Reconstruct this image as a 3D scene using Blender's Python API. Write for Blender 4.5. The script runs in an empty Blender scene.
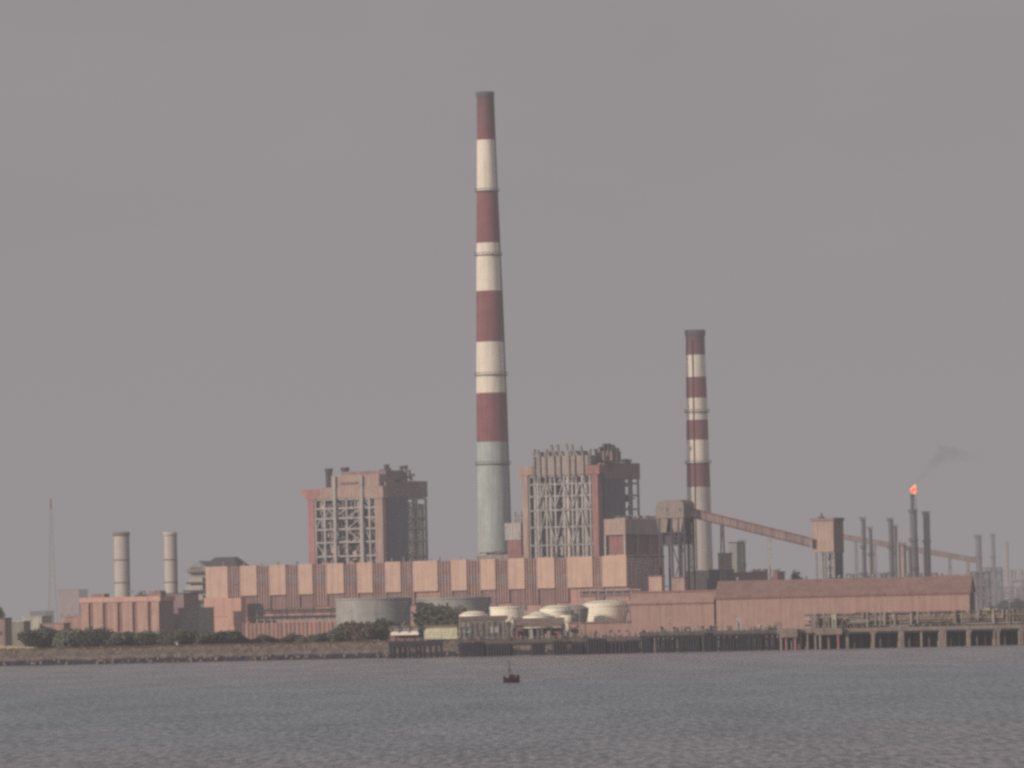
import bpy, math, random
from mathutils import Vector, Matrix
random.seed(7)
scene = bpy.context.scene
COL = scene.collection
PI = math.pi
R = math.radians

# ------------------------------------------------------------------ camera
F = 6400.0            # focal length in pixels (long telephoto)
CAMH = 16.0
PITCH = math.atan(236.0 / F)
ROLL = R(1.25)
R0 = Vector((1, 0, 0))
FW = Vector((0, math.cos(PITCH), math.sin(PITCH)))
U0 = Vector((0, -math.sin(PITCH), math.cos(PITCH)))
RT = R0 * math.cos(ROLL) - U0 * math.sin(ROLL)
UP = R0 * math.sin(ROLL) + U0 * math.cos(ROLL)
CP = Vector((0, 0, CAMH))

def ray(px, py):
    return FW + RT * ((px - 512) / F) - UP * ((py - 384) / F)
def P(px, py, Y):
    d = ray(px, py)
    return CP + d * (Y / d.y)
def ZP(px, py, Y):
    return P(px, py, Y).z
def pw(Y):
    return Y / F      # metres per pixel at depth Y

cam_d = bpy.data.cameras.new('camera')
cam = bpy.data.objects.new('camera', cam_d)
COL.objects.link(cam)
m3 = Matrix((RT, UP, -FW)).transposed()
cam.matrix_world = Matrix.Translation(CP) @ m3.to_4x4()
cam_d.sensor_width = 36.0
cam_d.lens = 36.0 * F / 1024.0
cam_d.clip_start = 1.0
cam_d.clip_end = 40000.0
scene.camera = cam

# ------------------------------------------------------------------ materials
def new_mat(name):
    m = bpy.data.materials.new(name)
    m.use_nodes = True
    nt = m.node_tree
    nt.nodes.clear()
    out = nt.nodes.new('ShaderNodeOutputMaterial')
    return m, nt, out

def mat(name, c, rough=0.85, var=0.16, scale=0.16, streak=0.18, stain=None, metal=0.0, spec=0.25, bump=0.0):
    """weathered paint / concrete: big blotches, fine grain and vertical rain streaks"""
    m, nt, out = new_mat(name)
    N = nt.nodes; L = nt.links
    b = N.new('ShaderNodeBsdfPrincipled')
    b.inputs['Roughness'].default_value = rough
    b.inputs['Metallic'].default_value = metal
    b.inputs['Specular IOR Level'].default_value = spec
    tc = N.new('ShaderNodeTexCoord')
    n1 = N.new('ShaderNodeTexNoise'); n1.inputs['Scale'].default_value = scale; n1.inputs['Detail'].default_value = 6
    n1.inputs['Roughness'].default_value = 0.65
    L.new(tc.outputs['Object'], n1.inputs['Vector'])
    mp = N.new('ShaderNodeMapping'); mp.inputs['Scale'].default_value = (1.0, 1.0, 0.06)
    L.new(tc.outputs['Object'], mp.inputs['Vector'])
    n2 = N.new('ShaderNodeTexNoise'); n2.inputs['Scale'].default_value = 0.9; n2.inputs['Detail'].default_value = 4
    L.new(mp.outputs['Vector'], n2.inputs['Vector'])
    def rng(src, amt):
        r = N.new('ShaderNodeMapRange')
        r.inputs['From Min'].default_value = 0.3; r.inputs['From Max'].default_value = 0.7
        r.inputs['To Min'].default_value = 1 - amt; r.inputs['To Max'].default_value = 1 + amt
        L.new(src, r.inputs['Value']); return r.outputs['Result']
    a1 = rng(n1.outputs['Fac'], var); a2 = rng(n2.outputs['Fac'], streak)
    mu = N.new('ShaderNodeMath'); mu.operation = 'MULTIPLY'; L.new(a1, mu.inputs[0]); L.new(a2, mu.inputs[1])
    mx = N.new('ShaderNodeMix'); mx.data_type = 'RGBA'; mx.inputs['Factor'].default_value = 0.0
    mx.inputs['A'].default_value = (*c, 1)
    st = stain or (c[0] * 0.55, c[1] * 0.5, c[2] * 0.48)
    mx.inputs['B'].default_value = (*st, 1)
    n3 = N.new('ShaderNodeTexNoise'); n3.inputs['Scale'].default_value = scale * 2.7; n3.inputs['Detail'].default_value = 8
    L.new(mp.outputs['Vector'], n3.inputs['Vector'])
    r3 = N.new('ShaderNodeMapRange'); r3.inputs['From Min'].default_value = 0.5; r3.inputs['From Max'].default_value = 0.8
    r3.inputs['To Max'].default_value = 0.55
    L.new(n3.outputs['Fac'], r3.inputs['Value']); L.new(r3.outputs['Result'], mx.inputs['Factor'])
    sc = N.new('ShaderNodeVectorMath'); sc.operation = 'SCALE'
    L.new(mx.outputs['Result'], sc.inputs[0]); L.new(mu.outputs[0], sc.inputs['Scale'])
    L.new(sc.outputs[0], b.inputs['Base Color'])
    L.new(b.outputs[0], out.inputs['Surface'])
    return m

def add_soot(m, z_top, depth):
    nt = m.node_tree; N = nt.nodes; L = nt.links
    b = next(n for n in N if n.type == 'BSDF_PRINCIPLED'); src = b.inputs['Base Color'].links[0].from_socket
    tc = N.new('ShaderNodeTexCoord'); sx = N.new('ShaderNodeSeparateXYZ'); L.new(tc.outputs['Object'], sx.inputs[0])
    nz = N.new('ShaderNodeTexNoise'); nz.inputs['Scale'].default_value = 0.35; nz.inputs['Detail'].default_value = 5
    mp = N.new('ShaderNodeMapping'); mp.inputs['Scale'].default_value = (1, 1, 0.12); L.new(tc.outputs['Object'], mp.inputs[0]); L.new(mp.outputs[0], nz.inputs[0])
    ma = N.new('ShaderNodeMath'); ma.operation = 'MULTIPLY_ADD'; ma.inputs[1].default_value = depth*0.9; L.new(nz.outputs['Fac'], ma.inputs[0]); L.new(sx.outputs['Z'], ma.inputs[2])
    mr = N.new('ShaderNodeMapRange'); mr.inputs['From Min'].default_value = z_top-depth*0.5; mr.inputs['From Max'].default_value = z_top+depth*0.5
    mr.inputs['To Max'].default_value = 0.6; L.new(ma.outputs[0], mr.inputs['Value'])
    mx = N.new('ShaderNodeMix'); mx.data_type = 'RGBA'; mx.inputs['B'].default_value = (0.07, 0.06, 0.07, 1)
    L.new(mr.outputs[0], mx.inputs['Factor']); L.new(src, mx.inputs['A']); L.new(mx.outputs['Result'], b.inputs['Base Color'])
def leaf_mat(name, c1, c2):
    m, nt, out = new_mat(name)
    N = nt.nodes; L = nt.links
    b = N.new('ShaderNodeBsdfPrincipled'); b.inputs['Roughness'].default_value = 0.8
    b.inputs['Specular IOR Level'].default_value = 0.15
    tc = N.new('ShaderNodeTexCoord')
    n1 = N.new('ShaderNodeTexNoise'); n1.inputs['Scale'].default_value = 0.6; n1.inputs['Detail'].default_value = 5
    L.new(tc.outputs['Object'], n1.inputs['Vector'])
    r = N.new('ShaderNodeMapRange'); r.inputs['From Min'].default_value = 0.35; r.inputs['From Max'].default_value = 0.65
    L.new(n1.outputs['Fac'], r.inputs['Value'])
    mx = N.new('ShaderNodeMix'); mx.data_type = 'RGBA'
    mx.inputs['A'].default_value = (*c1, 1); mx.inputs['B'].default_value = (*c2, 1)
    L.new(r.outputs['Result'], mx.inputs['Factor']); L.new(mx.outputs['Result'], b.inputs['Base Color'])
    L.new(b.outputs[0], out.inputs['Surface'])
    return m

M = {}
M['orange'] = mat('salmon_panel_paint', (0.55, 0.39, 0.325), var=0.10, streak=0.05)
M['pinkwall'] = mat('pink_wall_paint', (0.40, 0.25, 0.225), var=0.12)
M['brightpink'] = mat('fresh_pink_paint', (0.56, 0.345, 0.30), var=0.10, streak=0.05)
M['rib'] = mat('rib_paint', (0.43, 0.29, 0.265))
M['louvre'] = mat('louvre_dark', (0.235, 0.15, 0.165))
M['window'] = mat('dirty_window_glass', (0.09, 0.09, 0.13), rough=0.4)
M['red'] = mat('aviation_red_paint', (0.25, 0.095, 0.11), var=0.14, streak=0.14)
M['white'] = mat('aviation_white_paint', (0.83, 0.775, 0.68), var=0.06, streak=0.10, stain=(0.5, 0.42, 0.36))
M['concrete'] = mat('chimney_concrete', (0.42, 0.48, 0.485), var=0.10, streak=0.14)
M['palecon'] = mat('pale_chimney_concrete', (0.60, 0.55, 0.52), var=0.08, streak=0.10, stain=(0.45, 0.41, 0.38))
M['dark'] = mat('dark_steel', (0.085, 0.07, 0.085), rough=0.7)
M['shadeblue'] = mat('shaded_side_cladding', (0.14, 0.145, 0.20), rough=0.75)  # dark blue puts shade into the colour of walls facing away from the sun
M['cap'] = mat('chimney_cap', (0.12, 0.105, 0.15))
M['steel'] = mat('cream_steelwork', (0.41, 0.395, 0.40), var=0.2, scale=0.4)
M['greysteel'] = mat('grey_steelwork', (0.30, 0.29, 0.295), var=0.25, scale=0.4)
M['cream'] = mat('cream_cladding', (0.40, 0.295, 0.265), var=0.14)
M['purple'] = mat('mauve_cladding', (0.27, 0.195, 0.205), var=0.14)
M['redcol'] = mat('red_tower_cladding', (0.42, 0.20, 0.215), var=0.12)
M['maroon'] = mat('maroon_cladding', (0.28, 0.145, 0.15))
M['warehouse'] = mat('warehouse_sheet', (0.40, 0.265, 0.24), var=0.10, streak=0.05)
M['whroof'] = mat('warehouse_roof_sheet', (0.28, 0.18, 0.165), var=0.12, streak=0.10)
M['tank'] = mat('grey_tank_paint', (0.33, 0.335, 0.335), var=0.16, streak=0.06)
M['whitetank'] = mat('white_tank_paint', (0.88, 0.83, 0.72), var=0.05, streak=0.08, stain=(0.6, 0.53, 0.43))
M['greytank2'] = mat('dull_silver_tank_paint', (0.40, 0.37, 0.35), var=0.12)
M['tan'] = mat('jetty_concrete', (0.24, 0.20, 0.18), var=0.25, scale=0.35)
M['tan2'] = mat('pale_pile_concrete', (0.24, 0.215, 0.205), var=0.25, scale=0.5)
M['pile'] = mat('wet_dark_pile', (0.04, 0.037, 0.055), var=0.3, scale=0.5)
M['greensheet'] = mat('green_sheet', (0.20, 0.195, 0.17), var=0.3, scale=0.3)
M['palegreen'] = mat('pale_green_roof', (0.56, 0.55, 0.40), var=0.08)
M['brownroof'] = mat('brown_roof_sheet', (0.21, 0.165, 0.145), var=0.2)
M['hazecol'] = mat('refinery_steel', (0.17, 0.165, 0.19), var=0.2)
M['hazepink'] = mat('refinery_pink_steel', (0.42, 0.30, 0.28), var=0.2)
M['conveyor'] = mat('conveyor_sheet', (0.40, 0.30, 0.29))
M['deckdark'] = mat('dark_deck', (0.12, 0.105, 0.10), var=0.3, scale=0.4)
M['endwall'] = mat('mauve_end_wall', (0.58, 0.44, 0.44), var=0.14)
M['browngrey'] = mat('brown_grey_sheet', (0.26, 0.225, 0.215), var=0.2)
M['midmauve'] = mat('mid_mauve_sheet', (0.42, 0.34, 0.34), var=0.15)
M['endwall2'] = mat('grey_cream_cladding', (0.33, 0.285, 0.275), var=0.14)
M['shadered'] = mat('shaded_red_cladding', (0.33, 0.175, 0.18), var=0.14)  # tower red darkened, shade put into the colour
M['dustpink'] = mat('dusty_pink_pilaster', (0.43, 0.285, 0.255), var=0.16)
M['hull'] = mat('dark_red_hull', (0.028, 0.013, 0.02), var=0.2, scale=1.5)
M['deckpaint'] = mat('boat_cabin_paint', (0.05, 0.022, 0.028), var=0.2, scale=1.5)
M['bark'] = mat('bark', (0.10, 0.075, 0.055))
M['leaf'] = leaf_mat('leaf_green', (0.075, 0.09, 0.075), (0.17, 0.18, 0.14))
M['leafdry'] = leaf_mat('leaf_dry', (0.08, 0.06, 0.04), (0.17, 0.125, 0.085))
M['yellow'] = mat('pale_yellow_paint', (0.55, 0.47, 0.30))
M['offwhite'] = mat('offwhite_wall', (0.42, 0.42, 0.37), var=0.15)
M['greenwall'] = mat('dull_green_wall', (0.24, 0.25, 0.20), var=0.2)

# ------------------------------------------------------------------ mesh builder
class MB:
    def __init__(s):
        s.v = []; s.f = []; s.mi = []; s.sm = []
    def _add(s, vs, fs, mi=0, sm=False):
        o = len(s.v); s.v += [tuple(v) for v in vs]
        for f in fs:
            s.f.append([i + o for i in f]); s.mi.append(mi); s.sm.append(sm)
        return s
    def box(s, x0, x1, y0, y1, z0, z1, mi=0):
        if x1 < x0: x0, x1 = x1, x0
        if y1 < y0: y0, y1 = y1, y0
        if z1 < z0: z0, z1 = z1, z0
        return s._add([(x0,y0,z0),(x1,y0,z0),(x1,y1,z0),(x0,y1,z0),(x0,y0,z1),(x1,y0,z1),(x1,y1,z1),(x0,y1,z1)],
            [(3,2,1,0),(4,5,6,7),(0,1,5,4),(1,2,6,5),(2,3,7,6),(3,0,4,7)], mi)
    def bar(s, p, q, w, h=None, mi=0):
        p = Vector(p); q = Vector(q); h = h or w
        d = (q - p).normalized()
        a = Vector((0, 0, 1)) if abs(d.z) < 0.9 else Vector((0, 1, 0))
        x = d.cross(a).normalized() * w / 2; y = x.cross(d).normalized() * h / 2
        vs = [p-x-y, p+x-y, p+x+y, p-x+y, q-x-y, q+x-y, q+x+y, q-x+y]
        return s._add(vs, [(0,1,2,3),(7,6,5,4),(4,5,1,0),(5,6,2,1),(6,7,3,2),(7,4,0,3)], mi)
    def tube(s, p, q, r0, r1=None, n=12, mi=0, cap=True):
        p = Vector(p); q = Vector(q); r1 = r0 if r1 is None else r1
        d = (q - p).normalized()
        a = Vector((1, 0, 0)) if abs(d.x) < 0.9 else Vector((0, 1, 0))
        x = d.cross(a).normalized(); y = d.cross(x).normalized()
        vs = []
        for c, r in ((p, r0), (q, r1)):
            for i in range(n):
                t = 2*PI*i/n; vs.append(c + x*math.cos(t)*r + y*math.sin(t)*r)
        fs = [(i, (i+1) % n, n+(i+1) % n, n+i) for i in range(n)]
        s._add(vs, fs, mi, True)
        if cap:
            s._add(vs[:n], [tuple(range(n))[::-1]], mi); s._add(vs[n:], [tuple(range(n))], mi)
        return s
    def lathe(s, prof, cx=0, cy=0, n=40, mi=0, z0=0):
        """prof: list of (r, z)"""
        vs = []
        for r, z in prof:
            for i in range(n):
                t = 2*PI*i/n; vs.append((cx+r*math.cos(t), cy+r*math.sin(t), z0+z))
        fs = []
        for k in range(len(prof)-1):
            for i in range(n):
                j = (i+1) % n
                fs.append((k*n+i, k*n+j, (k+1)*n+j, (k+1)*n+i))
        return s._add(vs, fs, mi, True)
    def prism(s, poly, y0, y1, mi=0):
        """poly in (x, z), extruded along y"""
        n = len(poly)
        vs = [(x, y0, z) for x, z in poly] + [(x, y1, z) for x, z in poly]
        fs = [tuple(range(n)), tuple(range(2*n-1, n-1, -1))] + [(i, n+i, n+(i+1) % n, (i+1) % n) for i in range(n)]
        return s._add(vs, fs, mi)
    def prismx(s, poly, x0, x1, mi=0):
        """poly in (y, z), extruded along x"""
        n = len(poly)
        vs = [(x0, y, z) for y, z in poly] + [(x1, y, z) for y, z in poly]
        fs = [tuple(range(n)), tuple(range(2*n-1, n-1, -1))] + [(i, n+i, n+(i+1) % n, (i+1) % n) for i in range(n)]
        return s._add(vs, fs, mi)
    def build(s, name, mats, parent=None, loc=(0, 0, 0), rz=0):
        me = bpy.data.meshes.new(name)
        me.from_pydata(s.v, [], s.f)
        if not isinstance(mats, (list, tuple)): mats = [mats]
        for m in mats: me.materials.append(m)
        for p, mi, sm in zip(me.polygons, s.mi, s.sm):
            p.material_index = mi; p.use_smooth = sm
        import bmesh
        bm = bmesh.new(); bm.from_mesh(me)
        bmesh.ops.recalc_face_normals(bm, faces=bm.faces); bm.to_mesh(me); bm.free()
        o = bpy.data.objects.new(name, me); COL.objects.link(o)
        if parent is not None: o.parent = parent
        o.location = loc; o.rotation_euler = (0, 0, rz)
        return o

def tag(o, label=None, cat=None, group=None, kind=None):
    if label: o['label'] = label
    if cat: o['category'] = cat
    if group: o['group'] = group
    if kind: o['kind'] = kind
    return o
def thing(name, label, cat, loc=(0, 0, 0), rz=0, group=None):
    o = bpy.data.objects.new(name, None); COL.objects.link(o)
    o.empty_display_size = 2; o.location = loc; o.rotation_euler = (0, 0, rz)
    return tag(o, label, cat, group)

GZ = 7.0      # ground level of the plant
class Frame:
    """a building's own axes: x along its front, y into its depth, z up from its base"""
    def __init__(s, px, py, Y, deg=0, z0=GZ):
        p = P(px, py, Y); s.loc = Vector((p.x, Y, z0)); s.a = R(deg); s.z0 = z0
        s.ex = Vector((math.cos(s.a), math.sin(s.a), 0)); s.ey = Vector((-math.sin(s.a), math.cos(s.a), 0))
    def front(s, px, py, v=0.0):
        d = ray(px, py); o = s.loc + s.ey * v
        t = (o - CP).dot(s.ey) / d.dot(s.ey); q = CP + d * t - s.loc
        return q.dot(s.ex), q.z
    def side(s, px, py, u=0.0):
        d = ray(px, py); o = s.loc + s.ex * u
        t = (o - CP).dot(s.ex) / d.dot(s.ex); q = CP + d * t - s.loc
        return q.dot(s.ey), q.z
    def thing(s, name, label, cat, group=None):
        return thing(name, label, cat, s.loc, s.a, group)

# ------------------------------------------------------------------ setting: water, ground, bank, haze
def water_mat():
    m, nt, out = new_mat('estuary_water')
    N = nt.nodes; L = nt.links
    b = N.new('ShaderNodeBsdfPrincipled')
    b.inputs['Roughness'].default_value = 0.28
    b.inputs['IOR'].default_value = 1.33
    tc = N.new('ShaderNodeTexCoord')
    # wave relief
    mp = N.new('ShaderNodeMapping'); mp.inputs['Scale'].default_value = (0.8, 0.42, 1.0); mp.inputs['Rotation'].default_value = (0, 0, R(12))
    L.new(tc.outputs['Object'], mp.inputs['Vector'])
    n1 = N.new('ShaderNodeTexNoise'); n1.inputs['Scale'].default_value = 0.42; n1.inputs['Detail'].default_value = 5; n1.inputs['Roughness'].default_value = 0.62
    L.new(mp.outputs[0], n1.inputs['Vector'])
    bp = N.new('ShaderNodeBump'); bp.inputs['Strength'].default_value = 0.9; bp.inputs['Distance'].default_value = 0.85
    L.new(n1.outputs['Fac'], bp.inputs['Height']); L.new(bp.outputs[0], b.inputs['Normal'])
    # light and dark of waves and wind patches put into the colour
    mp2 = N.new('ShaderNodeMapping'); mp2.inputs['Scale'].default_value = (1.0, 0.16, 1.0)
    L.new(tc.outputs['Object'], mp2.inputs['Vector'])
    n2 = N.new('ShaderNodeTexNoise'); n2.inputs['Scale'].default_value = 0.045; n2.inputs['Detail'].default_value = 7; n2.inputs['Roughness'].default_value = 0.7
    L.new(mp2.outputs[0], n2.inputs['Vector'])
    cr = N.new('ShaderNodeValToRGB')
    cr.color_ramp.elements[0].position = 0.42; cr.color_ramp.elements[0].color = (0.032, 0.056, 0.072, 1)
    cr.color_ramp.elements[1].position = 0.58; cr.color_ramp.elements[1].color = (0.30, 0.29, 0.325, 1)
    mp3 = N.new('ShaderNodeMapping'); mp3.inputs['Scale'].default_value = (1.0, 0.09, 1.0); mp3.inputs['Rotation'].default_value = (0, 0, R(-2))
    L.new(tc.outputs['Object'], mp3.inputs['Vector'])
    n4 = N.new('ShaderNodeTexNoise'); n4.inputs['Scale'].default_value = 0.95; n4.inputs['Detail'].default_value = 3.5; n4.inputs['Roughness'].default_value = 0.6
    L.new(mp3.outputs[0], n4.inputs['Vector'])
    av = N.new('ShaderNodeMix'); av.data_type = 'FLOAT'; av.inputs['Factor'].default_value = 0.72
    L.new(n2.outputs['Fac'], av.inputs['A']); L.new(n4.outputs['Fac'], av.inputs['B'])
    L.new(av.outputs['Result'], cr.inputs[0])
    # wind sheen put into colour: paler far bank, bluer mid channel, redder nearer
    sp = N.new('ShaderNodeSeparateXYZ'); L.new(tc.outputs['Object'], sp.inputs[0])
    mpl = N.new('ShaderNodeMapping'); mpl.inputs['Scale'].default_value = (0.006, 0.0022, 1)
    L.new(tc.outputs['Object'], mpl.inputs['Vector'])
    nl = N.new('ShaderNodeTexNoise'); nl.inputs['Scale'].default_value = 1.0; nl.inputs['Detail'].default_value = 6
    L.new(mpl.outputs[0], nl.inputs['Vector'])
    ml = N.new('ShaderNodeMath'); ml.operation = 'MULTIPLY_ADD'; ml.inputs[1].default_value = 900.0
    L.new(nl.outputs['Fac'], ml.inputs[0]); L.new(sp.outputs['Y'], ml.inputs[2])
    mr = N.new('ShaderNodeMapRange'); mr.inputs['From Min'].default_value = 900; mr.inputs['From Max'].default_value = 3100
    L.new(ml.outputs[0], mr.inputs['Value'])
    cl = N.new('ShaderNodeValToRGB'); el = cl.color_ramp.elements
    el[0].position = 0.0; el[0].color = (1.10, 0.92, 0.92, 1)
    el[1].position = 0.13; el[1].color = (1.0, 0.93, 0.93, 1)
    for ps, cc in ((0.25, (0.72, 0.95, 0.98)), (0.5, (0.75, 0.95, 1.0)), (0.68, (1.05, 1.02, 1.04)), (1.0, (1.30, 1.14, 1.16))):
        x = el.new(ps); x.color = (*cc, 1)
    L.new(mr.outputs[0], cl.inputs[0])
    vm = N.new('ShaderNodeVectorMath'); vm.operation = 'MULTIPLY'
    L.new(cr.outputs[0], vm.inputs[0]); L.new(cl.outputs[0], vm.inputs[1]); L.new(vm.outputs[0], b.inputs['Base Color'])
    L.new(b.outputs[0], out.inputs['Surface'])
    return m

mb = MB(); mb._add([(-5000, -250, 0), (5000, -250, 0), (5000, 2960, 0), (-5000, 2960, 0)], [(0, 1, 2, 3)])
tag(mb.build('water', water_mat()), 'grey rippled estuary water', kind='structure')

def ground_mat():
    m, nt, out = new_mat('shore_ground')
    N = nt.nodes; L = nt.links
    b = N.new('ShaderNodeBsdfPrincipled'); b.inputs['Roughness'].default_value = 0.95
    b.inputs['Specular IOR Level'].default_value = 0.1
    tc = N.new('ShaderNodeTexCoord')
    n = N.new('ShaderNodeTexNoise'); n.inputs['Scale'].default_value = 0.12; n.inputs['Detail'].default_value = 8
    L.new(tc.outputs['Object'], n.inputs['Vector'])
    cr = N.new('ShaderNodeValToRGB')
    cr.color_ramp.elements[0].position = 0.35; cr.color_ramp.elements[0].color = (0.10, 0.10, 0.07, 1)
    cr.color_ramp.elements[1].position = 0.65; cr.color_ramp.elements[1].color = (0.23, 0.17, 0.13, 1)
    L.new(n.outputs['Fac'], cr.inputs[0]); L.new(cr.outputs[0], b.inputs['Base Color'])
    L.new(b.outputs[0], out.inputs['Surface'])
    return m
def bank_mat():
    m, nt, out = new_mat('rubble_bank')
    N = nt.nodes; L = nt.links
    b = N.new('ShaderNodeBsdfPrincipled'); b.inputs['Roughness'].default_value = 0.95
    b.inputs['Specular IOR Level'].default_value = 0.1
    tc = N.new('ShaderNodeTexCoord')
    sx = N.new('ShaderNodeSeparateXYZ'); L.new(tc.outputs['Object'], sx.inputs[0])
    n = N.new('ShaderNodeTexNoise'); n.inputs['Scale'].default_value = 0.25; n.inputs['Detail'].default_value = 8; n.inputs['Roughness'].default_value = 0.7
    L.new(tc.outputs['Object'], n.inputs['Vector'])
    ad = N.new('ShaderNodeMath'); ad.operation = 'MULTIPLY_ADD'; ad.inputs[1].default_value = 3.0
    L.new(n.outputs['Fac'], ad.inputs[0]); L.new(sx.outputs['Z'], ad.inputs[2])
    mr = N.new('ShaderNodeMapRange'); mr.inputs['From Min'].default_value = 1.5; mr.inputs['From Max'].default_value = 8.5
    L.new(ad.outputs[0], mr.inputs['Value'])
    cr = N.new('ShaderNodeValToRGB')
    e = cr.color_ramp.elements
    e[0].position = 0.26; e[0].color = (0.04, 0.038, 0.055, 1)
    e[1].position = 0.42; e[1].color = (0.22, 0.175, 0.165, 1)
    x = e.new(0.62); x.color = (0.17, 0.14, 0.125, 1)
    x = e.new(0.8); x.color = (0.20, 0.155, 0.13, 1)
    L.new(mr.outputs[0], cr.inputs[0])
    n2 = N.new('ShaderNodeTexNoise'); n2.inputs['Scale'].default_value = 0.9; n2.inputs['Detail'].default_value = 6
    L.new(tc.outputs['Object'], n2.inputs['Vector'])
    r2 = N.new('ShaderNodeMapRange'); r2.inputs['From Min'].default_value = 0.3; r2.inputs['From Max'].default_value = 0.7
    r2.inputs['To Min'].default_value = 0.6; r2.inputs['To Max'].default_value = 1.4
    L.new(n2.outputs['Fac'], r2.inputs['Value'])
    sc = N.new('ShaderNodeVectorMath'); sc.operation = 'SCALE'; L.new(cr.outputs[0], sc.inputs[0]); L.new(r2.outputs[0], sc.inputs['Scale'])
    L.new(sc.outputs[0], b.inputs['Base Color'])
    L.new(b.outputs[0], out.inputs['Surface'])
    return m

SHORE = 2930.0
mb = MB(); mb._add([(-6500, SHORE+22, GZ), (6500, SHORE+22, GZ), (6500, 11800, GZ), (-6500, 11800, GZ)], [(0, 1, 2, 3)])
tag(mb.build('ground', ground_mat()), 'flat ground of the plant site', kind='structure')
# bank: uneven rubble slope
mb = MB(); vs = []; xs = []
x = -5000.0
while x < 5000.1:
    xs.append(x); x += 3.0 if -320 < x < 320 else 60.0
rows = [(0, -1.2), (3, 0.9), (6, 2.6), (9, 3.9), (13, 5.2), (17, 6.3), (20, 7.15), (24, 7.02)]
for j, (dy, z) in enumerate(rows):
    for i, x in enumerate(xs):
        k = 0 if j in (0, len(rows)-1) else 1
        vs.append((x, SHORE + dy + k*random.uniform(-1.1, 1.1), z + k*random.uniform(-0.45, 0.4)))
n = len(xs)
fs = [(j*n+i, j*n+i+1, (j+1)*n+i+1, (j+1)*n+i) for j in range(len(rows)-1) for i in range(n-1)]
mb._add(vs, fs)
tag(mb.build('shore_bank', bank_mat()), 'sloping rubble bank along the waterline', kind='structure')

AIR = (0.312, 0.288, 0.295)
def haze_volume(name, BETA):
    m, nt, out = new_mat(name)
    N = nt.nodes; L = nt.links
    ab = N.new('ShaderNodeVolumeAbsorption'); ab.inputs['Color'].default_value = (0, 0, 0, 1); ab.inputs['Density'].default_value = BETA
    em = N.new('ShaderNodeEmission'); em.inputs['Color'].default_value = (*AIR, 1); em.inputs['Strength'].default_value = BETA  # glow put into the haze in place of scattered daylight
    ad = N.new('ShaderNodeAddShader'); L.new(ab.outputs[0], ad.inputs[0]); L.new(em.outputs[0], ad.inputs[1])
    L.new(ad.outputs[0], out.inputs['Volume'])
    m.cycles.homogeneous_volume = True
    return m
mb = MB(); mb.box(-7500, 7500, -400, 2958, -8, 1300)
tag(mb.build('sea_haze', haze_volume('sea_haze', 0.7e-4)), 'thin warm grey haze over the water', kind='structure')
mb = MB(); mb.box(-7500, 7500, 2958.5, 12000, -8, 380)
tag(mb.build('haze', haze_volume('plant_haze', 4.2e-4)), 'denser grey haze hanging over the plant and the land behind', kind='structure')

# ------------------------------------------------------------------ sky & sun
SUN_EL, SUN_AZ = R(17), R(52)          # sun behind the viewer's left shoulder
sdir = Vector((-math.sin(SUN_AZ)*math.cos(SUN_EL), -math.cos(SUN_AZ)*math.cos(SUN_EL), math.sin(SUN_EL)))
w = bpy.data.worlds.new('World'); scene.world = w; w.use_nodes = True
nt = w.node_tree; nt.nodes.clear()
wo = nt.nodes.new('ShaderNodeOutputWorld'); bg = nt.nodes.new('ShaderNodeBackground')
sky = nt.nodes.new('ShaderNodeTexSky'); sky.sky_type = 'NISHITA'; sky.sun_disc = False
sky.sun_elevation = SUN_EL; sky.sun_rotation = math.atan2(sdir.x, sdir.y)
sky.air_density = 1.0; sky.dust_density = 4.0; sky.ozone_density = 1.0
hs = nt.nodes.new('ShaderNodeHueSaturation'); hs.inputs['Saturation'].default_value = 0.22
nt.links.new(sky.outputs[0], hs.inputs['Color'])
mx = nt.nodes.new('ShaderNodeMix'); mx.data_type = 'RGBA'; mx.inputs['Factor'].default_value = 0.78
mx.inputs['B'].default_value = (3.08, 2.85, 2.92, 1)     # high thin overcast
nt.links.new(hs.outputs[0], mx.inputs['A']); nt.links.new(mx.outputs['Result'], bg.inputs['Color'])
stc = nt.nodes.new('ShaderNodeTexCoord'); smp = nt.nodes.new('ShaderNodeMapping'); smp.inputs['Scale'].default_value = (1, 1, 3.0)
sn = nt.nodes.new('ShaderNodeTexNoise'); sn.inputs['Scale'].default_value = 14; sn.inputs['Detail'].default_value = 5
nt.links.new(stc.outputs['Generated'], smp.inputs['Vector']); nt.links.new(smp.outputs[0], sn.inputs['Vector'])
smr = nt.nodes.new('ShaderNodeMapRange'); smr.inputs['From Min'].default_value = 0.25; smr.inputs['From Max'].default_value = 0.75
smr.inputs['To Min'].default_value = 0.92; smr.inputs['To Max'].default_value = 1.08      # faint veils of high cloud
nt.links.new(sn.outputs['Fac'], smr.inputs['Value'])
svm = nt.nodes.new('ShaderNodeVectorMath'); svm.operation = 'SCALE'
nt.links.new(mx.outputs['Result'], svm.inputs[0]); nt.links.new(smr.outputs['Result'], svm.inputs['Scale']); nt.links.new(svm.outputs[0], bg.inputs['Color'])
bg.inputs['Strength'].default_value = 0.1
nt.links.new(bg.outputs[0], wo.inputs['Surface'])
ld = bpy.data.lights.new('sun', 'SUN'); ld.energy = 4.1; ld.angle = R(0.6); ld.color = (1.0, 0.83, 0.66)
sun = bpy.data.objects.new('sun', ld); COL.objects.link(sun)
sun.rotation_euler = sdir.to_track_quat('Z', 'Y').to_euler()

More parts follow.
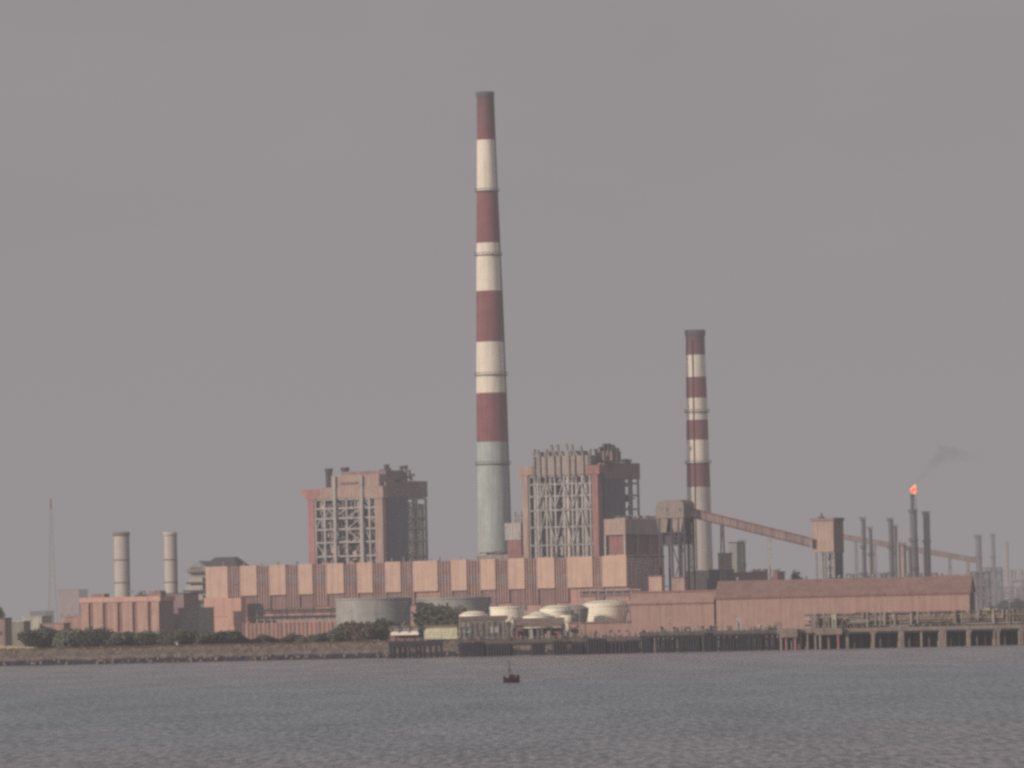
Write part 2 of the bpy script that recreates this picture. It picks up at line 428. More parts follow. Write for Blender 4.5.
# ------------------------------------------------------------------ chimneys
def chimney(name, label, Y, base_px, top_px, edges, bands, rings, cap, ladder=None):
    """edges: [(py, width_px)], bands: [(py_top, py_bottom, material)]"""
    p0 = P(*base_px, Y); s = pw(Y)
    t = thing(name, label, 'chimney', (p0.x, Y, GZ))
    def rad(py):
        e = edges
        for (a, wa), (b, wb) in zip(e, e[1:]):
            if py <= b: return (wa + (wb-wa)*(py-a)/(b-a))*s/2
        return e[-1][1]*s/2
    def zz(py):   # height on the axis for a picture row
        cx = top_px[0] + (base_px[0]-top_px[0])*(py-top_px[1])/(base_px[1]-top_px[1])
        return ZP(cx, py, Y) - GZ
    for a, b, m in bands:
        k = MB(); n = 6
        prof = [(rad(a+(b-a)*i/n), zz(a+(b-a)*i/n)) for i in range(n+1)]
        if b == bands[-1][1]: prof[-1] = (prof[-1][0]*1.02, 0.0)
        k.lathe(prof, n=48).build('painted_band' if m is not M['concrete'] and m is not M['palecon'] else 'shaft', m, t)
    for py in rings:
        r = rad(py); z = zz(py)
        k = MB(); k.lathe([(r+0.02, z-0.5), (r+1.0, z-0.3), (r+1.0, z), (r+0.02, z)], n=48)
        pl = k.build('platform', M['dark'], t); k = MB()
        k.lathe([(r+1.0, z+1.1), (r+1.1, z+1.1), (r+1.1, z+1.25), (r+1.0, z+1.25), (r+1.0, z+1.1)], n=32)
        for i in range(24):
            a = 2*PI*i/24; k.bar((math.cos(a)*(r+1), math.sin(a)*(r+1), z), (math.cos(a)*(r+1), math.sin(a)*(r+1), z+1.2), 0.1)
        k.build('railing', M['dark'], pl)
    sm_ = M['red'].copy(); add_soot(sm_, zz(cap[1]), 26.0 if zz(cap[1]) > 200 else 14.0)
    bs = [c for c in t.children if c.name.startswith('painted_band')]; top = max(bs, key=lambda o: max(v.co.z for v in o.data.vertices))
    top.data.materials[0] = sm_
    r = rad(cap[0]); za, zb = zz(cap[0]), zz(cap[1])
    k = MB(); k.lathe([(r*0.98, zb), (r*1.1, zb+0.8), (r*1.13, za-0.6), (r*1.06, za), (r*0.82, za), (r*0.8, za-6)], n=48)
    k.build('cap', M['cap'], t)
    if ladder:
        a, b, ang = ladder; k = MB(); n = 10
        for i in range(n):
            pa, pb = a+(b-a)*i/n, a+(b-a)*(i+1)/n
            ra, rb = rad(pa)+0.35, rad(pb)+0.35
            k.bar((ra*math.cos(ang), ra*math.sin(ang), zz(pa)), (rb*math.cos(ang), rb*math.sin(ang), zz(pb)), 0.45, 0.4)
        k.build('ladder', M['dark'], t)
    return t
chimney('chimney', 'tallest red and white banded chimney with a grey green lower shaft', 3265, (496.0, 600), (485.4, 93),
    [(90, 16.5), (122, 17.5), (190, 20.5), (290, 26), (400, 30.5), (540, 34), (660, 37)],
    [(97, 140, M['red']), (140, 192, M['white']), (192, 243, M['red']), (243, 291, M['white']), (291, 342, M['red']),
     (342, 393, M['white']), (393, 442, M['red']), (442, 640, M['concrete'])], [191, 255, 375, 464], (92, 98), ladder=(97, 600, R(-20)))
chimney('chimney', 'shorter red and white banded chimney with a pale shaft behind the coal conveyor', 3340, (701.2, 600), (694.8, 331),
    [(330, 18.5), (355, 19.3), (430, 21.8), (475, 23.2), (560, 25), (660, 27)],
    [(336, 355, M['red']), (355, 377, M['white']), (377, 398, M['red']), (398, 420, M['white']), (420, 440, M['red']),
     (440, 463, M['white']), (463, 487, M['red']), (487, 640, M['palecon'])], [412, 463], (330, 337), ladder=(340, 600, R(-110)))

# small exhaust stacks on the left
def small_stack(label, Y, px, py_top, wpx, capm, lean):
    p0 = P(px, 600, Y); s = pw(Y); r = wpx*s/2
    t = thing('exhaust_stack', label, 'stack', (p0.x, Y, GZ))
    H = ZP(px - 1.0, py_top, Y) - GZ
    MB().lathe([(r, 0), (r, H*0.5), (r*0.99, H-2.2)], n=36).build('shell', M['palecon'], t)
    k = MB(); k.lathe([(r*0.99, H-2.2), (r*1.16, H-1.9), (r*1.16, H-0.1), (r*1.0, H), (r*0.8, H), (r*0.8, H-4)], n=36)
    k.build('rim', capm, t)
    k = MB()
    a = R(-25); k.bar((r*math.cos(a)*1.07, r*math.sin(a)*1.07, 0), (r*math.cos(a)*1.07, r*math.sin(a)*1.07, H-2), 0.9, 1.0)
    for i in range(2):
        z = H*(0.55+0.2*i); k.lathe([(r, z), (r+0.35, z), (r+0.35, z+0.4), (r, z+0.4)], n=36)
    k.build('ladder_cage', M['dark'], t)
small_stack('stout beige exhaust stack with a dark rim behind the pink fluted building', 3420, 122.5, 532, 15, M['purple'], 0)
small_stack('slimmer whitish exhaust stack with a pale rim beside the grey hopper tower', 3400, 171.3, 532, 12.5, M['palecon'], 0)

# ------------------------------------------------------------------ powerhouse (turbine hall)
fr = Frame(627, 600, 3080, -30)
t = fr.thing('turbine_hall', 'very long salmon turbine hall with dark louvred strips between flat panels', 'power station')
u0 = fr.front(206, 600)[0]; u1 = 0.0
zt = fr.front(627, 555)[1]; zt0 = fr.front(207, 567)[1]
DEPTH = 38.0
ztop = (zt+zt0)/2
zpan = fr.front(400, 592)[1]       # bottom edge of the flat panels
k = MB(); k.box(u0+0.4, u1-0.4, 1.6, DEPTH, 0, ztop-1.0); k.build('wall', M['pinkwall'], t)
k = MB(); k.box(u0-0.1, u1+0.2, 1.3, DEPTH+0.5, ztop-0.997, ztop-0.2); hall_roof = k.build('roof', M['purple'], t)
k = MB(); k.box(u1-0.397, u1+0.1, 1.8, DEPTH-0.2, 0.2, ztop-1.1)
for i in range(9):
    y = 3+i*4.0; k.box(u1+0.1, u1+0.45, y, y+0.6, 0.2, ztop-1.1)
k.build('end_wall', M['endwall'], t)
panels = [(206,228),(241,257),(270,286),(299,313),(327,344),(358,373),(386,401),(414,438),(452,467),(481,496),(509,525),(538,555),(568,593),(603,627)]
for i, (a, b) in enumerate(panels):
    ua, ub = fr.front(a, 580)[0], fr.front(b, 580)[0]
    MB().box(ua, ub, -0.4, 1.6, zpan if i else zpan-2, ztop).build('panel', M['orange'], t)
    if i and i not in (7, 12, 13):       # recessed dark louvre box under each flat panel
        o = MB(); z0 = zpan-10.5
        o.box(ua+0.5, ub-0.5, 1.0, 1.597, z0, zpan-0.3, 0)
        nrib = 4
        for j in range(nrib):
            x = ua+0.5+(ub-ua-1.0)*(j+0.5)/nrib; o.box(x-0.12, x+0.12, 0.8, 1.0, z0, zpan-0.3, 1)
        o.build('louvre_box', [M['louvre'], M['rib']], t)
for (a, b), (c, d) in zip(panels, panels[1:]):
    ua, ub = fr.front(b, 580)[0], fr.front(c, 580)[0]
    zb = zpan - random.choice((6.0, 7.5, 7.0, 6.5))
    o = MB(); o.box(ua+0.02, ub-0.02, 0.9, 1.597, zb, ztop-0.7, 0)
    nr = 5
    for j in range(nr):
        x = ua+(ub-ua)*(j+0.5+random.uniform(-0.12, 0.12))/nr; o.box(x-0.26, x+0.26, 0.35, 0.9, zb, ztop-0.7, 1)
    ls = o.build('louvre_strip', [M['louvre'], M['rib']], t)
    zc = fr.front((b+c)/2, 579)[1]
    MB().box(ua+0.9, ub-0.9, 0.55, 0.895, zc-2.4, zc+2.4).build('window', M['window'], ls)
# ledge and plinth
MB().box(u0+20, u1-0.5, 0.9, 1.59, zpan-12.2, zpan-10.9).build('ledge', M['cream'], t)
# small roof ventilators
for i in range(22):
    u = u0+8+i*(u1-u0-16)/21+random.uniform(-2, 2); r = random.uniform(0.4, 0.9); h = random.uniform(0.6, 2.0); y = random.uniform(2.5, 9)
    k = MB(); k.tube((u, y, ztop-0.4), (u, y, ztop+h), r*0.6); k.tube((u, y, ztop+h), (u, y, ztop+h+0.5), r, r*0.4); k.build('roof_vent', M['greysteel'], hall_roof)
# fresh pink annexes at the left end
ua, za = fr.front(204, 598, -8); ub, _ = fr.front(228.5, 598, -8)
zc = fr.front(205, 617, -8)[1]
k = MB(); k.box(ua, ub, -8, 1.3, zc, za); k.box(ua+0.5, ub-0.5, -7.6, 1.3, 0, zc); k.build('annex', M['brightpink'], t)
ua, za = fr.front(227, 599, -12); ub, _ = fr.front(241, 598, -12); zc = fr.front(228, 625, -12)[1]
k = MB(); k.box(ua, ub, -12, -8.05, zc, za+0.4); k.box(ua+0.5, ub-0.3, -11.6, -8.05, 0, zc); k.build('stair_tower', M['brightpink'], t)
PH = fr

# ------------------------------------------------------------------ boiler houses
def boiler_house(label, Y, px_r, px_l, px_side, py_base_col, spec):
    fr = Frame(px_r, 560, Y, -30)
    t = fr.thing('boiler_house', label, 'boiler house')
    L = -fr.front(px_l, 560)[0]
    D = fr.side(px_side, 560)[0]
    Z = lambda px, py, v=0: fr.front(px, py, v)[1]
    U = lambda px, py=520, v=0: fr.front(px, py, v)[0]
    return fr, t, L, D, Z, U
def frame_steel(t, fr, us, vs, zs, mcol, mbeam, wcol=1.1, brace=True, seed=1):
    """columns one by one, floors and bracing as their own parts"""
    rnd = random.Random(seed)
    top = zs[-1]
    for u in us:
        MB().box(u-wcol/2, u+wcol/2, 0-wcol/2, wcol/2, 0, top).build('column', mcol, t)
        MB().box(u-wcol/2, u+wcol/2, vs[-1]-wcol/2, vs[-1]+wcol/2, 0, top).build('column', mcol, t)
    for v in vs[1:-1]:
        MB().box(us[-1]-wcol/2, us[-1]+wcol/2, v-wcol/2, v+wcol/2, 0, top).build('column', mcol, t)
        MB().box(us[0]-wcol/2, us[0]+wcol/2, v-wcol/2, v+wcol/2, 0, top).build('column', mcol, t)
    for z in zs:
        k = MB()
        for v in (vs[0], vs[-1]):
            for a, b in zip(us, us[1:]): k.box(a+wcol/2, b-wcol/2, v-0.35, v+0.35, z-0.45, z+0.45)
        for u in (us[0], us[-1]):
            for a, b in zip(vs, vs[1:]): k.box(u-0.35, u+0.35, a+wcol/2, b-wcol/2, z-0.45, z+0.45)
        k.build('floor_beam', mbeam, t)
    if brace:
        for za, zb in zip(zs, zs[1:]):
            k = MB()
            for a, b in zip(us, us[1:]):
                if rnd.random() < 0.55:
                    m_ = (a+b)/2
                    if rnd.random() < 0.5:
                        k.bar((a, 0.1, za), (m_, 0.1, zb), 0.5); k.bar((b, 0.1, za), (m_, 0.1, zb), 0.5)
                    elif rnd.random() < 0.5: k.bar((a, 0.1, za), (b, 0.1, zb), 0.55)
                    else: k.bar((b, 0.1, za), (a, 0.1, zb), 0.55)
            for a, b in zip(vs, vs[1:]):
                if rnd.random() < 0.4: k.bar((us[-1], a, za), (us[-1], b, zb), 0.45)
            if k.v: k.build('bracing', mbeam, t)
def clutter(t, name, mats_, u0, u1, v0, v1, z0, z1, n, seed, smin=1.0, smax=4.0):
    """pipework, ducts and vessels packed inside a steel frame"""
    rnd = random.Random(seed); k = MB(); nm = len(mats_)
    for i in range(n):
        u = rnd.uniform(u0, u1); v = rnd.uniform(v0, v1); z = rnd.uniform(z0, z1); q = rnd.random(); mi = rnd.randrange(nm)
        if q < 0.40:
            h = rnd.uniform(3, 16); r = rnd.uniform(0.25, 0.8); k.tube((u, v, z), (u, v, min(z1, z+h)), r, n=8, mi=mi)
        elif q < 0.62:
            l = rnd.uniform(3, 12); r = rnd.uniform(0.2, 0.6); k.tube((u, v, z), (min(u1, u+l), v, z), r, n=8, mi=mi)
        elif q < 0.85:
            a, b, c = rnd.uniform(smin, smax), rnd.uniform(smin, smax), rnd.uniform(smin*0.6, smax)
            k.box(u, min(u1, u+a), v, v+b, z, min(z1, z+c), mi)
        else:
            k.bar((u, v, z), (min(u1, u+rnd.uniform(2, 6)), v, min(z1, z+rnd.uniform(2, 8))), 0.35, mi=mi)
    return k.build(name, mats_, t)

# --- left boiler house
fr, t, L, D, Z, U = boiler_house('left boiler house with a pink red corner tower and shaded bluish side wall', 3235, 384.5, 312, 428, 562, None)
zt1 = Z(350, 487); zt2 = Z(350, 475); zb = Z(350, 498)
us = [U(316), U(325), U(334.5), U(347), U(361), U(370)]
us.append(-0.6)
vs = [0, D*0.28, D*0.56, D*0.78, D]
zs = [Z(350, y) for y in (600, 585, 570, 556, 542, 529, 518, 508, 499)]
frame_steel(t, fr, us, vs, zs, M['steel'], M['steel'], 1.0, seed=3)
# cladding at the top
k = MB(); k.box(U(316, 492, -1.0), 0.3, -1.0, D*0.45, zb, zt1); k.build('upper_cladding', M['cream'], t)
k = MB(); k.box(U(331, 480, -0.6), U(379, 480, -0.6), -0.6, D*0.35, zt1+0.003, zt2); k.build('penthouse', M['cream'], t)
k = MB(); k.box(U(342, 483, 6), U(386, 483, 6), 6, D*0.6, zt2-3, Z(365, 471, 6)); k.build('roof_house', M['purple'], t)
k = MB(); k.box(U(340, 483, -1.2), U(357, 483, -1.2), -1.3, -1.0, Z(350, 484, -1), Z(350, 482, -1)); k.build('louvre', M['louvre'], t)
for px in (334.5, 361.5):
    MB().box(U(px-1.3, 500, -1.7), U(px+1.3, 500, -1.7), -2.0, -1.05, 0, zt2-0.5).build('mullion', M['steel'], t)
MB().box(U(375, 520, -1.5), 0.4, -1.6, 2.2, 0, zb+0.5).build('corner_duct', M['cream'], t)
MB().box(U(367, 492, -2), 1.2, -2.2, 3, zb-0.6, zb+4).build('corner_head', M['cream'], t)
# pink red tower at the left corner
k = MB(); k.box(U(308, 520, -1), U(314, 520, -1), -1.0, 6, 0, Z(311, 497, -1)); k.build('corner_tower', M['redcol'], t)
k = MB(); k.prism([(U(308, 500, -1.2), Z(308, 500, -1.2)), (U(315, 500, -1.2), Z(308, 500, -1.2)), (U(319, 493, -1.2), Z(308, 495, -1.2)),
                   (U(319, 490, -1.2), Z(308, 489.5, -1.2)), (U(301.5, 489.5, -1.2), Z(308, 489.5, -1.2)), (U(302, 495, -1.2), Z(308, 495, -1.2))], -1.2, 7)
k.build('tower_head', M['redcol'], t)
# side cladding: mauve above, dark blue below on near half, shade put into both
S = lambda px, py: fr.side(px, py, 0)
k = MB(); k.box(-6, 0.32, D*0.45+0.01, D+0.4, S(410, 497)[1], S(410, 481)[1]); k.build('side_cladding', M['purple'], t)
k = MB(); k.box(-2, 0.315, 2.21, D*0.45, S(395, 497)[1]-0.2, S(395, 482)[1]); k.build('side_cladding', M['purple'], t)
k = MB(); k.box(-1.0, 0.7, 3.0, S(407, 520)[0], 0, S(395, 498)[1]); k.build('shaded_side', M['shadeblue'], t)
rs = random.Random(8)
for i in range(7):
    v = D*(0.60+0.058*i); zA, zB = rs.uniform(8, 30), zb-rs.uniform(1, 10)
    MB().box(-3.0-rs.random()*3, -1.5, v, v+D*0.04, zA, zB).build('duct', M[rs.choice(('steel', 'palecon', 'whitetank'))], t)
# furnace mass and pipework
k = MB(); k.box(U(338), U(372), 7, D*0.6, 0, zb-6); k.build('furnace', M['louvre'], t)
k = MB(); k.box(U(318), U(336), 14, D*0.5, 0, zb-14); k.build('air_heater', M['greysteel'], t)
clutter(t, 'pipework', [M['steel'], M['purple'], M['greysteel'], M['dark'], M['endwall']], U(316), U(374), 1.2, 9, 20, zb-1, 620, 11, 1.2, 4.5)
clutter(t, 'pipework', [M['greysteel'], M['dark']], -18, -2, D*0.58, D-2, 20, zb-2, 24, 12)
def vent(px0, px1, py0, v, tilt=0, mat_='dark', pyb=None):
    u = U((px0+px1)/2, py0, v); r = (px1-px0)*pw(3230)/2/0.9
    z1 = Z((px0+px1)/2, py0, v); z0 = zt1 - 1
    k = MB(); k.tube((u-tilt, v, z0), (u, v, z1-1.5), r*0.8, n=12); k.tube((u, v, z1-1.5), (u, v, z1), r, r, n=12); k.build('vent_stack', M[mat_], t)
vent(325, 332.5, 468.5, 9); vent(341, 349, 467.5, 9)
vent(384, 389, 464.5, 20); vent(389, 391, 468, 22); vent(399.5, 403, 466, 34); vent(403.5, 407.5, 465.5, 34)
clutter(t, 'roof_equipment', [M['dark'], M['purple'], M['greysteel']], U(366, 470, 8), 0, 8, D-6, zt2-3, zt2+2.5, 26, 5, 0.6, 1.8)
BH1 = fr

# --- right boiler house
fr, t, L, D, Z, U = boiler_house('right boiler house with rows of roof vent pipes and a shaded red corner column', 3165, 600, 523, 641, 556, None)
zt2 = Z(560, 456); zb = Z(560, 475)
us = [U(x) for x in (530, 538.5, 547, 556, 565, 573, 583, 591)]
us.append(-0.7)
vs = [0, D*0.3, D*0.55, D*0.78, D]
zs = [Z(560, y) for y in (600, 582, 562, 545, 527, 510, 496, 484, 476)]
frame_steel(t, fr, us, vs, zs, M['steel'], M['greysteel'], 0.9, brace=False, seed=9)
k = MB(); k.box(U(532, 465, -0.8), U(588, 465, -0.8), -0.8, D*0.4, zb, zt2); k.build('upper_cladding', M['endwall2'], t)
k = MB(); k.box(U(539, 465, -0.6), U(576, 465, -0.6), 1, D*0.35, zt2+0.003, zt2+2.4); k.build('penthouse', M['greysteel'], t)
# left tower
MB().box(U(523, 520, -1), U(528.5, 520, -1), -1.2, 7, 0, Z(526, 475, -1)).build('corner_tower', M['cream'], t)
MB().box(U(517.5, 470, -1.4), U(532.5, 470, -1.4), -1.4, 8, Z(526, 475.5, -1)+0.003, Z(526, 466.5, -1)).build('tower_head', M['cream'], t)
# red corner column, its shade put into the paint
MB().box(U(592.5, 520, -1.5), 0.5, -1.6, 3, 0, Z(597, 474, -1)).build('corner_column', M['shadered'], t)
MB().box(U(585.5, 470, -2), 2.0, -2.2, 5, Z(597, 474, -1)+0.003, Z(597, 465, -1)).build('column_head', M['shadered'], t)
S = lambda px, py: fr.side(px, py, 0)
k = MB(); k.box(-8, 0.32, 5.1, D+0.4, S(625, 479)[1], S(625, 463)[1]); k.build('side_cladding', M['purple'], t)  # mauve here and blue below: side shade put into the colours
k = MB(); k.box(-3, 0.33, 5.1, S(625, 500)[0], S(612, 521)[1]-12, S(612, 479)[1]-0.1); k.build('shaded_side', M['shadeblue'], t)
# furnace, vessels
k = MB(); k.box(U(537), U(588), 9, D*0.55, 0, zb-5); k.build('furnace', M['louvre'], t)
for px, rr in ((544, 2.2), (556, 2.0), (566, 2.4), (580, 2.2)):
    MB().tube((U(px, 520, 5), 5, Z(px, 510)-22), (U(px, 520, 5), 5, Z(px, 510)+9), rr, n=16).build('steam_pipe', M['greysteel'], t)
clutter(t, 'pipework', [M['steel'], M['dark'], M['greysteel'], M['dark']], U(530), U(590), 1.2, 9, 22, zb-1, 420, 21, 1.2, 4.5)
clutter(t, 'pipework', [M['greysteel'], M['steel']], -16, -2, D*0.6, D-1, 40, zb-2, 50, 22)
# big X braces of pale steel on the front
k = MB()
for a, b in ((538.5, 556), (556, 573), (573, 591)):
    for y0, y1 in ((482, 508), (508, 545)):
        k.bar((U(a), -0.6, Z(a, y1)), (U((a+b)/2), -0.6, Z(b, y0)), 0.5); k.bar((U(b), -0.75, Z(b, y1)), (U((a+b)/2), -0.75, Z(a, y0)), 0.5)
k.build('cross_brace', M['steel'], t)
for px, rr, m_ in ((536, 0.9, 'steel'), (541, 0.7, 'steel'), (551.5, 1.0, 'steel'), (569, 0.9, 'palecon'), (578, 1.1, 'steel'), (587, 1.2, 'steel')):
    MB().tube((U(px, 520, 0.9), 0.9, 8), (U(px, 520, 0.9), 0.9, Z(px, 476)), rr, n=12).build('downcomer', M[m_], t)
# vertical pipes running over the top cladding with silencers above
for i, (px, pt, tilt) in enumerate(((534, 449, 0), (539.5, 450, 0.6), (545.5, 449, -0.5), (554, 445, 1.0), (560, 444.5, 0.9), (568.5, 444, 0.8), (574.5, 444.5, 1.0), (583, 446, 0.9), (590, 449, 0))):
    u = U(px, 460, -1.5); z1 = Z(px, pt, -1.5)
    k = MB(); k.tube((u, -1.5, Z(px, 482)), (u, -1.5, zt2+0.5), 0.45, n=8); k.tube((u, -1.5, zt2+0.5), (u-tilt, -1.5, z1-2.5), 0.55, n=8)
    k.tube((u-tilt, -1.5, z1-2.5), (u-tilt*1.6, -1.5, z1), 0.9, 0.9, n=10); k.build('vent_pipe', M['greysteel'], t)
for i, (px, pt) in enumerate(((596, 449), (601, 447), (605, 443.5), (609, 443.5), (613, 449), (617.5, 448))):
    u = U(px, 460, 9); z1 = Z(px, pt, 9)
    k = MB(); k.tube((u, 9, zt2-4), (u, 9, z1-1.2), 0.55, n=8); k.tube((u, 9, z1-1.2), (u, 9, z1), 1.0, n=10); k.build('vent_pipe', M['dark'], t)
u = U(606, 450, 11)
k = MB(); k.box(u-4.5, u+4.5, 9, 18, zt2-3, Z(606, 451, 11)); k.prism([(u-3.5, Z(606, 451, 11)), (u+3.5, Z(606, 451, 11)), (u+1.5, Z(606, 444.5, 11)), (u-1.5, Z(606, 444.5, 11))], 10, 17); k.build('roof_house', M['purple'], t)
clutter(t, 'roof_equipment', [M['dark'], M['purple'], M['greysteel']], -10, 0, 18, D-4, S(625, 463)[1], S(625, 463)[1]+2.0, 30, 8, 0.5, 1.6)
# duct house left of it, beside the tall chimney
f2 = Frame(522, 560, 3200, -30)
t2 = f2.thing('duct_house', 'small cream and maroon duct house between the tall chimney and the right boiler house', 'building')
f = f2
MB().box(f.front(505, 540)[0], f.front(521, 540)[0], 0, 14, f.front(512, 540)[1], f.front(512, 523)[1]).build('upper_wall', M['steel'], t2)
MB().box(f.front(507, 550)[0], f.front(521, 550)[0], 0.5, 13, 0, f.front(512, 540)[1]-0.01).build('lower_wall', M['maroon'], t2)
k = MB(); z = f.front(512, 523)[1]
for u in (-5, -3.4, -1.5): k.tube((f.front(520, 520)[0]+u, 4, z), (f.front(520, 520)[0]+u, 4, z+random.uniform(4, 6.5)), 0.5, n=8)
k.box(f.front(510, 520)[0], f.front(521, 520)[0], 3, 6, z+1.8, z+2.6); k.build('duct', M['greysteel'], t2)
f = Frame(490, 560, 3232, -30)
t2 = f.thing('fan_house', 'low grey fan house at the foot of the tall chimney', 'building')
MB().box(f.front(476, 556)[0], f.front(508, 556)[0], 0, 10, 0, f.front(490, 555)[1]).build('wall', M['greysteel'], t2)
clutter(t2, 'roof_equipment', [M['greysteel'], M['dark']], f.front(476, 556)[0], f.front(505, 556)[0], 1, 8, f.front(490, 555)[1], f.front(490, 552)[1], 22, 31, 0.6, 1.6)

# ------------------------------------------------------------------ coal bunker gallery + junction tower + conveyor
f = Frame(626, 560, 3120, -30)
t = f.thing('coal_bunker_building', 'brown coal bunker building with an orange lit corner right of the boiler house', 'building')
S = lambda px, py: f.side(px, py, 0)
Z = lambda px, py, v=0: f.front(px, py, v)[1]; U = lambda px, py=530, v=0: f.front(px, py, v)[0]
D2 = S(664, 530)[0]
MB().box(U(604), 0, 0, D2, Z(612, 535), Z(612, 519)).build('upper_gallery', M['cream'], t)
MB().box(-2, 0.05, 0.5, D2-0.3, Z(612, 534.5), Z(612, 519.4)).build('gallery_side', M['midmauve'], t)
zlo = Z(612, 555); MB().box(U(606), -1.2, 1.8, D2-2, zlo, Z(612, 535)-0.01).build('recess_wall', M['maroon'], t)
MB().box(U(605), -0.5, 1.0, D2-1, 0, zlo-0.01).build('lower_wall', M['endwall'], t)
for u, v in ((U(604.8), 0.4), (-0.6, 0.4), (-0.6, D2*0.33), (-0.6, D2*0.66), (-0.6, D2-1)):
    MB().box(u-0.45, u+0.45, v-0.45, v+0.45, 0, Z(612, 535)-0.02).build('column', M['steel'], t)
clutter(t, 'roof_equipment', [M['dark'], M['purple'], M['greysteel']], U(606), -1, 2, D2-3, Z(612, 519), Z(612, 516), 40, 41, 0.5, 1.6)

YJ = 3090
f = Frame(673, 560, YJ, -30)
t = f.thing('junction_tower', 'rounded brown coal junction tower on thin dark legs left of the shorter chimney', 'tower')
S = lambda px, py: f.side(px, py, f.front(685, 520)[0])
Z = lambda px, py, v=0: f.front(px, py, v)[1]; U = lambda px, py=530, v=0: f.front(px, py, v)[0]
ua, ub = U(656), U(684); zt = Z(670, 500); z1 = Z(670, 518); z2 = Z(670, 532)
prof = [(ua, z1), (ua, zt-4)] + [(ua+4.5-4.5*math.cos(i/4*PI/2), zt-4+4*math.sin(i/4*PI/2)) for i in range(1, 5)] + [(ub-3, zt), (ub-1, zt-0.6), (ub, zt-2), (ub, z1)]
MB().prism(prof, 0, 11).build('tower_house', M['browngrey'], t)
k = MB()
for a, b in ((0, 0.42), (0.5, 0.97)):
    xa, xb = ua+(ub-ua)*a, ua+(ub-ua)*b; xm = (xa+xb)/2
    k.prism([(xa, z1-0.01), (xb, z1-0.01), (xm+2.0, z2), (xm-2.0, z2)], 0.6, 10)
k.build('hopper', M['browngrey'], t)
MB().box(ua+1, ub-0.6, 3, 9, z2-6, z1-0.5).build('chute_screen', M['dark'], t)
for px in (659, 671, 678, 683.5):
    for v in (0.8, 10): MB().box(U(px)-0.42, U(px)+0.42, v-0.4, v+0.4, 0, z1).build('leg', M['dark'], t)
k = MB()
zz_ = [0, 12, 24, Z(670, 545), z2]
for a, b in zip(zz_, zz_[1:]):
    k.bar((U(671), 0.8, a), (U(683.5), 0.8, b), 0.4); k.bar((U(683.5), 0.8, a), (U(671), 0.8, b), 0.4); k.bar((U(659), 0.8, b-0.3), (U(683.5), 0.8, b-0.3), 0.5)
k.build('bracing', M['dark'], t)
for px in (667.5, 680.5):
    MB().box(U(px)-0.5, U(px)+0.5, -0.2, 0, Z(px, 511), Z(px, 508)).build('window', M['window'], t)

def gallery(name, label, pa, pb, hpx, Ya, Yb, mats_, legs, wid=3.2):
    """sloping enclosed belt gallery between two points given at its mid height"""
    A = P(*pa, Ya); B = P(*pb, Yb)
    t = thing(name, label, 'conveyor', (A.x, A.y, GZ)); q = A - Vector((A.x, A.y, GZ)); e = B - Vector((A.x, A.y, GZ))
    h = hpx*pw(Ya)
    k = MB(); k.bar(q, e, wid, h*0.72); k.build('enclosure', mats_[0], t)
    d = (e-q)
    up = Vector((0, 0, 1))
    MB().bar(q+up*h*0.43, e+up*h*0.43, wid+0.5, h*0.14).build('roof', mats_[1], t)
    k = MB(); k.bar(q-up*h*0.44, e-up*h*0.44, wid+0.3, h*0.10)
    n = int(d.length/4)
    for i in range(n+1):
        c = q+d*(i/n); k.bar(c+Vector((0, -wid/2-0.05, -h*0.4)), c+Vector((0, -wid/2-0.05, h*0.36)), 0.12)
    k.build('girder', mats_[2], t)
    for fr_, spread, mm in legs:
        c = q+d*fr_; top = c-up*h*0.5
        k = MB()
        for sx in (-1, 1):
            for sy in (-1, 1): k.bar((top.x+sx*0.5, top.y+sy*wid*0.4, top.z), (top.x+sx*spread, top.y+sy*wid*0.8, 0), 0.7)
        nz = max(2, int(top.z/9))
        for j in range(1, nz):
            g = j/nz; s0 = 0.5+(spread-0.5)*(1-g); z = top.z*g; s1 = 0.5+(spread-0.5)*(1-(j+1)/nz); z1_ = top.z*(j+1)/nz
            k.bar((top.x-s0, top.y-wid*0.5, z), (top.x+s0, top.y-wid*0.5, z), 0.35)
            k.bar((top.x-s0, top.y-wid*0.5, z), (top.x+s1, top.y-wid*0.5, z1_), 0.3)
        k.build('trestle', mm, t)
    return t
gallery('coal_conveyor', 'brown enclosed coal conveyor sloping down from the junction tower to the transfer tower', (682, 510.5), (810.5, 542.5), 9.5, YJ+4, 3102,
    (M['conveyor'], M['maroon'], M['purple']), ((0.31, 1.6, M['dark']), (0.68, 1.3, M['steel'])))
f = Frame(834, 560, 3098, -30)
t = f.thing('transfer_tower', 'orange and dark sided transfer tower on braced legs at the conveyor end', 'tower')
Z = lambda px, py, v=0: f.front(px, py, v)[1]; U = lambda px, py=530, v=0: f.front(px, py, v)[0]
S = lambda px, py: f.side(px, py, 0)[0]
Dt = S(843.5, 550)
MB().box(U(812), 0, 0, Dt, Z(823, 552), Z(823, 521)).build('wall', M['cream'], t)
MB().box(-0.6, 0.2, 0.3, Dt-0.01, Z(823, 553), Z(823, 521)-0.1).build('side_wall', M['purple'], t)  # mauve stands for the shade on this side
MB().box(-0.6, 0.25, 1.5, Dt-1.5, 0, Z(823, 553)-0.01).build('lower_side_wall', M['shadeblue'], t)  # shade of the lower side put into the dark colour
MB().box(U(812)-0.5, 0.6, -0.5, Dt+0.5, Z(823, 521)+0.003, Z(823, 518)).build('roof', M['purple'], t)
k = MB(); k.tube((U(819), 3, Z(823, 518)), (U(819), 3, Z(823, 513)), 0.4, n=8); k.box(U(816), U(821), 2, 4, Z(823, 518), Z(823, 516.6)); k.build('roof_vent', M['dark'], t)
